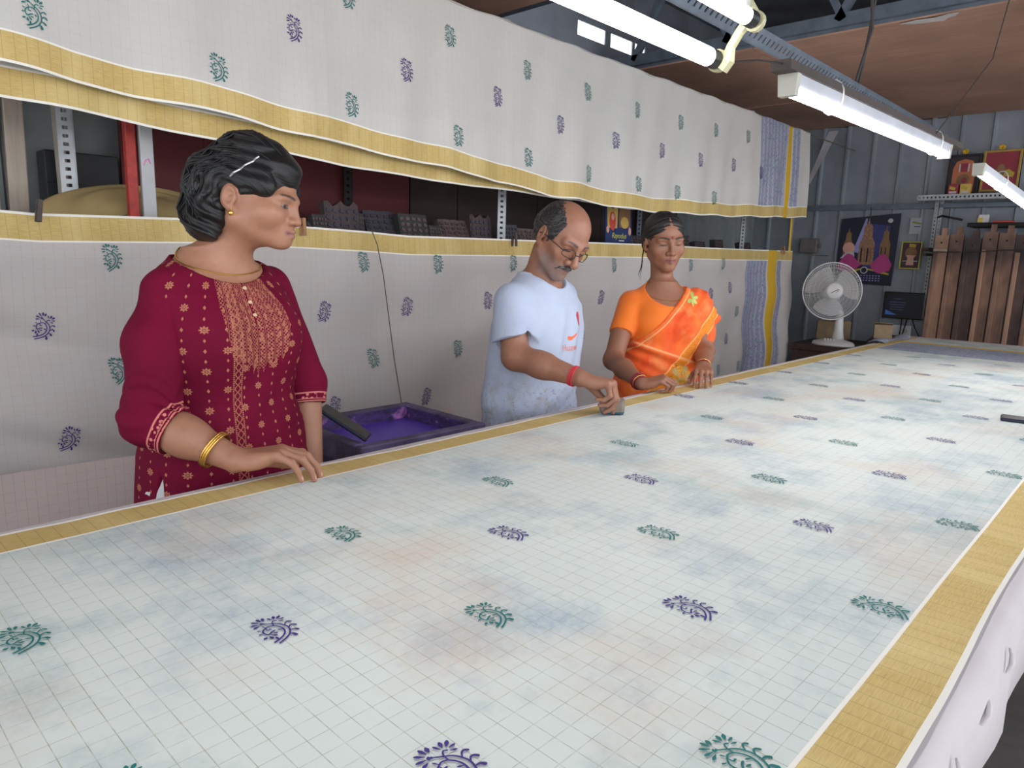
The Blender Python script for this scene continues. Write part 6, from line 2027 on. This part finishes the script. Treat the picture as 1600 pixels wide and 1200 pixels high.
def lens_mat():
    m, nt, b = new_mat('spectacle_lens')
    b.inputs['Base Color'].default_value = (1, 1, 1, 1)
    b.inputs['Roughness'].default_value = .02
    b.inputs['Transmission Weight'].default_value = 1.0
    b.inputs['IOR'].default_value = 1.02
    return m
M_lens = lens_mat()
_, man_tips = man_printing()
# the print block under his fingers
sb_ = empty('print_block', (1.768, 1.238, TBL + .004), 'small wooden print block wet with blue-green ink under the hand of the man', 'print block')
sb_.rotation_euler = (0, 0, math.atan2(-.72, .69))
Mw = wood_mat('worn_block_wood', C(142, 128, 116), C(112, 100, 92), C(88, 80, 76), 'X')
MB().prism([(-.036, -.024), (-.026, -.029), (.026, -.029), (.036, -.023), (.036, .023), (.026, .029), (-.026, .029), (-.036, .024)], .009, .044).build('block_body', Mw, sb_)
MB().prism([(-.035, -.023), (-.026, -.028), (.026, -.028), (.035, -.022), (.035, .022), (.026, .028), (-.026, .028), (-.035, .023)], .004, .016).build('inked_band', plain('inky_wood', C(44, 92, 104), .5, 0, .2, 60), sb_)
cvb = MB()
for i in range(9):
    for j in range(6):
        cvb.box((-.030 + .0075 * i, -.021 + .0084 * j, .002), (.0055, .006, .004))
cvb.build('carved_face', plain('ink_navy', C(38, 46, 92), .5), sb_)
# ---------------------------------------------------------------- woman in the orange saree
def orange_mats():
    m, nt, b = new_mat('orange_saree')
    g = NT(nt); uv = g.uv(); s = g.sep(uv); u, v = s[0], s[1]; o = g.obj()
    n = g.noise(o, 7, 3)
    base = g.mix(g.mapr(n, .35, .68), C(244, 118, 50), C(226, 72, 34))
    base = g.mix(g.mapr(g.noise(o, 13, 3), .52, .70, 0, .8), base, C(238, 146, 84))
    gold = g.mix(g.mapr(g.noise(uv, 140, 3), .42, .56), C(240, 172, 46), C(206, 96, 30))
    # ornate border running diagonally off the shoulder
    dl = g.math('SUBTRACT', g.math('MULTIPLY', g.math('SUBTRACT', u, .060), .732), g.math('MULTIPLY', g.math('SUBTRACT', v, .940), .681))
    inb = g.inside(dl, -.018, .018)
    sw = g.math('ABSOLUTE', g.math('SINE', g.math('MULTIPLY', g.voronoi(g.scale(uv, (42, 42, 1)), 1.0)[0], 26.0)))
    bandc = g.mix(g.mapr(sw, .3, .6), C(246, 176, 52), C(214, 104, 34))
    c = g.mix(inb, base, bandc)
    ed = g.math('MAXIMUM', g.inside(dl, -.024, -.018), g.inside(dl, .018, .023))
    c = g.mix(ed, c, C(250, 168, 96))
    # pale piping along the tucked waist fold and the neck edge
    wl = g.math('ADD', g.math('SUBTRACT', v, .990), g.math('MULTIPLY', g.math('ADD', u, .15), .31))
    dash = g.mapr(g.math('FRACT', g.math('MULTIPLY', u, 170.0)), .3, .5, .4, 1)
    c = g.mix(g.math('MULTIPLY', g.inside(wl, .004, .013), dash), c, C(228, 170, 116))
    nl = g.math('SUBTRACT', v, g.math('ADD', .996, g.math('MULTIPLY', g.math('ADD', u, .143), .96)))
    c = g.mix(g.inside(nl, -.026, -.019), c, C(240, 166, 110))
    nt.links.new(c, b.inputs['Base Color'])
    b.inputs['Roughness'].default_value = .6
    b.inputs['Sheen Weight'].default_value = .05
    b.inputs['Specular IOR Level'].default_value = .2
    nt.links.new(g.bump(g.noise(g.scale(o, (1, 1, .6)), 22, 4, .6, .8), .3, .008), b.inputs['Normal'])
    return m, cloth_mat('orange_blouse', C(240, 122, 24), C(226, 108, 18), .75, .25)

def woman_orange():
    root = empty('person', (2.60, 1.60, 0), 'woman in an orange saree with lowered eyes, both hands resting on the table edge', 'person')
    TF = Frame((2.615, 1.600, 0), (-.60, -.80, 0))
    tab = [(.55, .190, .160, 0), (.80, .180, .150, 0), (.87, .172, .142, 0), (.95, .152, .122, 0), (1.03, .145, .112, 0), (1.09, .150, .112, .008), (1.145, .142, .094, .004), (1.185, .112, .074, -.004), (1.215, .074, .060, -.010), (1.24, .056, .052, -.014)]
    HF = pitch_frame((2.618, 1.618, 1.412), (-.597, -.802), math.radians(9), math.radians(3), (1.02, 1.0, .98))
    hp = dict(HEAD, jaw=.045, cheek=.024, nose=.75, nose_w=1.05, lip=1.35)
    rt = TF.R[:, 0]
    shR = TF.wor((.150, 0, 1.150)); shL = TF.wor((-.150, 0, 1.150))
    elR, wrR = np.array([2.335, 1.640, .930]), np.array([2.158, 1.385, .889])
    elL, wrL = np.array([2.720, 1.445, .960]), np.array([2.490, 1.325, .928])
    nb = TF.wor((0, -.010, 1.205)); nt_ = HF.wor((0, -.018, -.075))
    base = np.array(C(146, 99, 76)[:3])
    def upper(P):
        d = head_sdf(HF.loc(P), hp)
        d = smin(d, cap(P, nt_, nb, .043, .050), .028)
        b = loft(TF.loc(P), tab)
        b = smin(b, cap(P, nb - np.array([0, 0, .018]) + rt * .04, shR - rt * .02, .040, .042), .035)
        b = smin(b, cap(P, nb - np.array([0, 0, .018]) - rt * .04, shL + rt * .02, .040, .042), .035)
        # collar bones
        t = TF.loc(P); q = np.stack([np.abs(t[:, 0]), t[:, 1], t[:, 2]], 1)
        b = smin(b, cap(q, (.015, .050, 1.178), (.105, .030, 1.185), .007, .007), .014)
        return smin(d, b, .03)
    V, Q = mesh_sdf(upper, (2.36, 1.40, 1.06), (2.88, 1.84, 1.56), .0031)
    col = np.tile(base, (len(V), 1)).astype(F32)
    p = HF.loc(V); m = p[:, 2] > -.15
    col[m] = head_paint(p[m], base, hp, lip=(.19, .055, .055), brow=1.0, lash=1.0, bindi=True)
    regs = [(V, Q, col)]
    def lower(P):
        t = TF.loc(P); q = np.stack([np.abs(t[:, 0]), t[:, 1], t[:, 2]], 1)
        d = loft(t, [(.80, .160, .13, 0), (.90, .150, .12, 0), (1.03, .135, .102, 0), (1.12, .135, .09, .004)])
        d = smin(d, cap(q, (.08, 0, .80), (.07, .0, .09), .085, .04), .03)
        return smin(d, ellip(q, (.075, .05, .032), (.04, .10, .032)), .02)
    V, Q = mesh_sdf(lower, (2.34, 1.34, -.01), (2.90, 1.88, 1.14), .013)
    regs.append((V, Q, np.tile(base, (len(V), 1)).astype(F32)))
    er = np.array([.689, -.724, 0]); ef = np.array([.716, .674, 0])
    hR, nR, _ = hand_fn(Frame(wrR, er * .9 - ef * .20 + np.array([0, 0, .28]), (-.1, -.1, 1)), 1, [(38, 78, 55), (42, 82, 58), (45, 82, 58), (48, 80, 55)], (5, 1, -3, -7), ((-.45, .85, -.2), 20, 20), .90)
    hL, nL, _ = hand_fn(Frame(wrL, -er * .22 - ef * .95 + np.array([0, 0, -.10]), -ef * .10 + np.array([0, 0, .99])), -1, [(24, 40, 26), (25, 42, 27), (25, 42, 27), (26, 40, 26)], (5, 1, -3, -7), ((-.5, .8, -.3), 15, 15), .90)
    def armR(P):
        d = cap(P, shR, elR, .046, .038)
        d = smin(d, cap(P, elR, elR * .6 + wrR * .4, .039, .036), .02)
        d = smin(d, cap(P, elR * .62 + wrR * .38, wrR, .037, .0225), .02)
        return smin(d, hR(P), .014)
    V, Q = mesh_sdf(armR, (2.09, 1.25, .84), (2.60, 1.82, 1.14), .0030)
    regs.append((V, Q, paint_nails(V, np.tile(base, (len(V), 1)).astype(F32), nR, C(176, 130, 112)[:3])))
    def armL(P):
        d = cap(P, shL, elL, .046, .038)
        d = smin(d, cap(P, elL, elL * .6 + wrL * .4, .039, .034), .02)
        d = smin(d, cap(P, elL * .62 + wrL * .38, wrL, .035, .0225), .02)
        return smin(d, hL(P), .014)
    V, Q = mesh_sdf(armL, (2.32, 1.18, .84), (2.84, 1.56, 1.14), .0030)
    regs.append((V, Q, paint_nails(V, np.tile(base, (len(V), 1)).astype(F32), nL, C(176, 130, 112)[:3])))
    add_regions('body', regs, M_skin, root)

    M_sar, M_bl = orange_mats()
    uvf = lambda V: np.stack([-TF.loc(V)[:, 0], TF.loc(V)[:, 2]], 1)
    uR = (elR - shR) / np.linalg.norm(elR - shR)
    def blouse(P):
        t = TF.loc(P); q = np.stack([np.abs(t[:, 0]), t[:, 1], t[:, 2]], 1)
        d = loft(t, tab)
        d = smin(d, ellip(q, (.062, .075, 1.065), (.062, .050, .060)), .04)
        d = smin(d, cap(P, nb - np.array([0, 0, .02]) + rt * .05, shR - rt * .02, .042, .044), .035)
        d = smin(d, cap(P, nb - np.array([0, 0, .02]) - rt * .05, shL + rt * .02, .042, .044), .035)
        d = d - .005
        aR = (P - shR) @ uR
        sl = smax(cap(P, shR - rt * .010, shR + uR * .20, .0535, .0500), aR - .150, .002)
        d = smin(d, sl, .014) + .0012 * waves(P, 1.8)
        d = smax(d, -ellip(t, (-.005, .050, 1.225), (.098, .105, .088)), .003)
        return smax(d, .985 - t[:, 2], .003)
    sdf_obj('blouse', blouse, (2.30, 1.36, .96), (2.92, 1.86, 1.25), .0042, M_bl, root)
    def saree(P):
        t = TF.loc(P); u = -t[:, 0]; z = t[:, 2]
        q = np.stack([np.abs(t[:, 0]), t[:, 1], t[:, 2]], 1)
        wid = [(z_, a + .012, b_ + .012, c) for z_, a, b_, c in tab]
        wid = [(.04, .20, .175, 0), (.30, .195, .165, 0)] + wid
        d = loft(t, wid)
        d = smin(d, ellip(q, (.062, .080, 1.062), (.068, .058, .066)), .04)
        d = smin(d, cap(P, nb - np.array([0, 0, .02]) - rt * .045, shL + rt * .015, .052, .056), .035)
        # cloth gathered over the left shoulder and fanning off the arm
        tip = TF.wor((-.242, -.005, 1.090))
        fan_ = cap(P, shL + np.array([0, 0, .004]), tip, .058, .024)
        fan_ = smin(fan_, cap(P, shL, TF.wor((-.180, .030, 1.010)), .060, .056), .03)
        fan_ = smax(fan_, -(z - (.978 + 1.3 * np.clip(u - .19, 0, 1))), .004)
        d = smin(d, fan_, .025)
        # pleats running up to the shoulder, tucked roll at the waist, skirt pleats
        diag = (u * .73 - z * .68)
        d = d + .0028 * np.sin(diag * 150) * np.clip((z - .98) / .05, 0, 1) * np.clip((u + .02) / .05, 0, 1)
        wl = (z - .990) + (u + .15) * .31
        d = d - .010 * np.exp(-(wl / .013) ** 2) * (t[:, 1] > -.02) + .004 * np.exp(-((wl + .028) / .012) ** 2)
        d = d + .0030 * np.sin(wl * 120 + u * 20) * np.clip(-wl / .03, 0, 1) * np.clip((z - .80) / .05, 0, 1)
        d = d + .006 * np.sin(np.arctan2(t[:, 0], t[:, 1]) * 14) * np.clip((.78 - z) * 3, 0, 1)
        d = d + .0015 * waves(P, 1.5, 2.0)
        # open above the diagonal from the right waist to the left shoulder
        nl = z - (.996 + .96 * (u + .143))
        d = smax(d, np.where(z > .93, nl * .72, -1).astype(F32), .004)
        # keep the neck clear
        return smax(d, -ellip(t, (.0, .03, 1.250), (.072, .10, .075)), .004)
    sdf_obj('saree_drape', saree, (2.20, 1.28, .03), (3.02, 1.92, 1.26), .0054, M_sar, root, uvf)
    # embroidered flower at the waist and leaf brooch on the shoulder
    fw = TF.wor((0, 1, 0)) - TF.wor((0, 0, 0))
    def petals(name, cx, cz, n, r0, r1, w, mat_list, a0=0.0, arc=2 * PI):
        for k in range(n):
            a = a0 + arc * k / n
            ca, sa = math.cos(a), math.sin(a)
            pts = []
            prof = [(0, .15), (.25, .7), (.55, 1.0), (.82, .85), (1.0, .3)]
            for q_, ww in prof: pts.append((r0 + (r1 - r0) * q_, w * ww))
            loop = [(r, x) for r, x in pts] + [(r, -x) for r, x in reversed(pts)]
            L = np.array([(-(cx + r * ca - x * sa), .32, cz + r * sa + x * ca) for r, x in loop], F32)
            H = march(saree, TF.wor(L), np.tile(-fw, (len(L), 1))) + fw * .002
            m_ = len(loop) // 2
            f = [(i, i + 1, 2 * m_ - 2 - i, 2 * m_ - 1 - i) for i in range(m_ - 1)]
            put_under(mesh_obj(name, H, f, mat_list[k % len(mat_list)]), root)
    Mg1 = plain('embroidery_gold', C(236, 164, 40), .5, .2, .15, 120); Mg2 = plain('embroidery_straw', C(206, 176, 104), .6, .1, .15, 120); Mg3 = plain('leaf_green', C(190, 206, 112), .6)
    petals('embroidered_petal', .040, .868, 8, .006, .046, .0145, [Mg1, Mg2], .2)
    petals('embroidered_petal', .072, .850, 5, .004, .030, .009, [Mg2], .5)
    petals('leaf_brooch', .098, 1.178, 5, .002, .030, .0070, [Mg3], -2.6, PI * 1.5)
    # hair: centre parted, drawn back to a low knot
    def hair(P):
        p = HF.loc(P); q = np.stack([np.abs(p[:, 0]), p[:, 1], p[:, 2]], 1)
        d = ellip(p, (0, -.012, .036), (.0795, .100, .0855))
        d = smin(d, ellip(q, (.058, -.020, -.005), (.024, .050, .050)), .015)
        d = smin(d, ellip(p, (0, -.105, -.030), (.045, .032, .040)), .02)
        ph = np.arctan2(p[:, 2] + .02, p[:, 1] + .06)
        d = d + .0012 * np.sin(ph * 70 + q[:, 0] * 60) + .0010 * np.sin(ph * 33 + 1)
        d = d + .003 * np.exp(-(p[:, 0] / .003) ** 2) * (p[:, 2] > .05)
        d = smax(d, -ellip(p, (0, .125, -.030), (.088, .078, .108)), .008)
        d = smax(d, -ellip(q, (.090, .020, -.030), (.034, .046, .050)), .006)
        return smax(d, -ellip(p, (0, .03, -.13), (.09, .10, .085)), .01)
    def huv(V):
        p = HF.loc(V); ph = np.arctan2(p[:, 2] + .02, p[:, 1] + .06)
        return np.stack([ph * .12 + np.abs(p[:, 0]) * .1, p[:, 1]], 1)
    sdf_obj('hair', hair, HF.wor((0, -.02, .01)) - .16, HF.wor((0, -.02, .01)) + .16, .0032, hair_mat('tied_black_hair', C(10, 9, 10), C(28, 26, 26), .45, .18), root, huv)
    wisps = MB(); rw = random.Random(2)
    for k in range(7):
        b0 = HF.wor((.074 + rw.uniform(-.004, .004), -.01 + rw.uniform(-.02, .01), -.02)); 
        wisps.tube([b0, HF.wor((.082, -.015, -.06 - .01 * k)), HF.wor((.080 + .003 * k, -.006, -.095 - .008 * k)), HF.wor((.086, .0, -.125 - .008 * k))], [.0012, .0012, .0008, .0003], 5)
    put_under(wisps.build('hair_wisps', bpy.data.materials['tied_black_hair']), root)
    # jewellery
    for s_ in (1, -1):
        e0 = HF.wor((s_ * .077, .0, -.048))
        put_under(MB().lathe([(0, -.005), (.004, -.003), (.005, 0), (.004, .003), (0, .005)], 10, Matrix.Translation(Vector(e0))).build('earring', M_goldj, smooth=True), root)
    nr = HF.wor((.0165, .098, -.040))
    put_under(MB().lathe([(0, -.0028), (.0028, 0), (0, .0028)], 8, Matrix.Translation(Vector(nr))).build('nose_stud', M_goldj), root)
    for dep in (.095, .120):
        n_ = 25; ST = []; DV = []
        for i in range(n_):
            a = -PI * .70 + 2 * PI * .70 * i / (n_ - 1)
            o_ = TF.wor((.0, -.012, 1.262 - dep * math.cos(a / 2) ** 2))
            dv = TF.wor((math.sin(a), math.cos(a), 0)) - TF.wor((0, 0, 0))
            ST.append(o_ + dv * .2); DV.append(-dv)
        ch = march(upper, np.array(ST), np.array(DV)) - np.array(DV) * .0012
        put_under(MB().tube(list(ch), .0016, 6).build('necklace', M_goldj), root)
    M_bang = plain('red_bangle', C(150, 28, 52), .35, .1)
    for el_, wr_, n_, r_ in ((elR, wrR, 4, .0265), (elL, wrL, 2, .0260)):
        fwv = (wr_ - el_) / np.linalg.norm(wr_ - el_)
        s1 = np.cross(fwv, [0, 0, 1]); s1 /= np.linalg.norm(s1); s2 = np.cross(s1, fwv)
        for k in range(n_):
            bc = wr_ - fwv * (.012 + .007 * k)
            put_under(MB().tube([bc + fwv * .005 * math.sin(a + k) + (s1 * math.cos(a) + s2 * math.sin(a)) * (r_ + .0012 * k) for a in np.linspace(0, 2 * PI, 33)[:-1]], .0026, 6, closed=True).build('bangle', M_bang if k != 1 else M_goldj, smooth=True), root)
    return root
woman_orange()

# ================================================================ sub-parts: pieces that belong to a part move under it
def under(part_names, child_names):
    """within each thing, hang the named children on the first (or matching) named part"""
    base = lambda o: o.name.split('.')[0]
    for root in [o for o in bpy.data.objects if o.parent is None]:
        kids = list(root.children)
        hosts = [k for k in kids if base(k) in part_names]
        if not hosts: continue
        for k in kids:
            if base(k) in child_names:
                h = min(hosts, key=lambda q: (Vector(q.location) - Vector(k.location)).length)
                k.parent = h
                k.location = Vector(k.location) - Vector(h.location)
under(('card',), ('printed_figure', 'printed_robe', 'printed_crown', 'printed_face', 'printed_hand', 'lettering', 'small_print'))
under(('sheet',), ('printed_sky', 'printed_beam', 'printed_tower', 'printed_niche', 'printed_figure', 'printed_cloth', 'printed_skirt', 'printed_moon', 'printed_garland', 'printed_ring', 'printed_disc', 'printed_date'))
under(('print',), ('printed_figure', 'printed_robe', 'printed_crown', 'printed_band', 'printed_arch', 'printed_panel', 'printed_pillar', 'printed_deity', 'printed_garland', 'printed_wing'))
under(('tee_shirt',), ('swoosh_print', 'crest_print', 'lettering'))
under(('kurta',), ('button',))
under(('saree_drape',), ('embroidered_petal', 'leaf_brooch'))
under(('hair',), ('hair_band', 'hair_locks', 'hair_wisps'))
under(('front_fall',), ('printed_motif',))
under(('hub_badge',), ('badge_logo',))
under(('base',), ('speed_button',))
under(('phone_body',), ('phone_screen',))
under(('board',), ('bored_hole', 'pale_cleat', 'raised_strip'))
under(('block_base', 'block_body'), ('carved_face', 'inked_band'))
under(('panel',), ('screen_line', 'screen_glow'))
under(('box_body', 'packet_body'), ('printed_patch', 'printed_base', 'packet_label'))
under(('padded_cover',), ('stitch_pucker',))
under(('tray_wall',), ('ink_splash',))
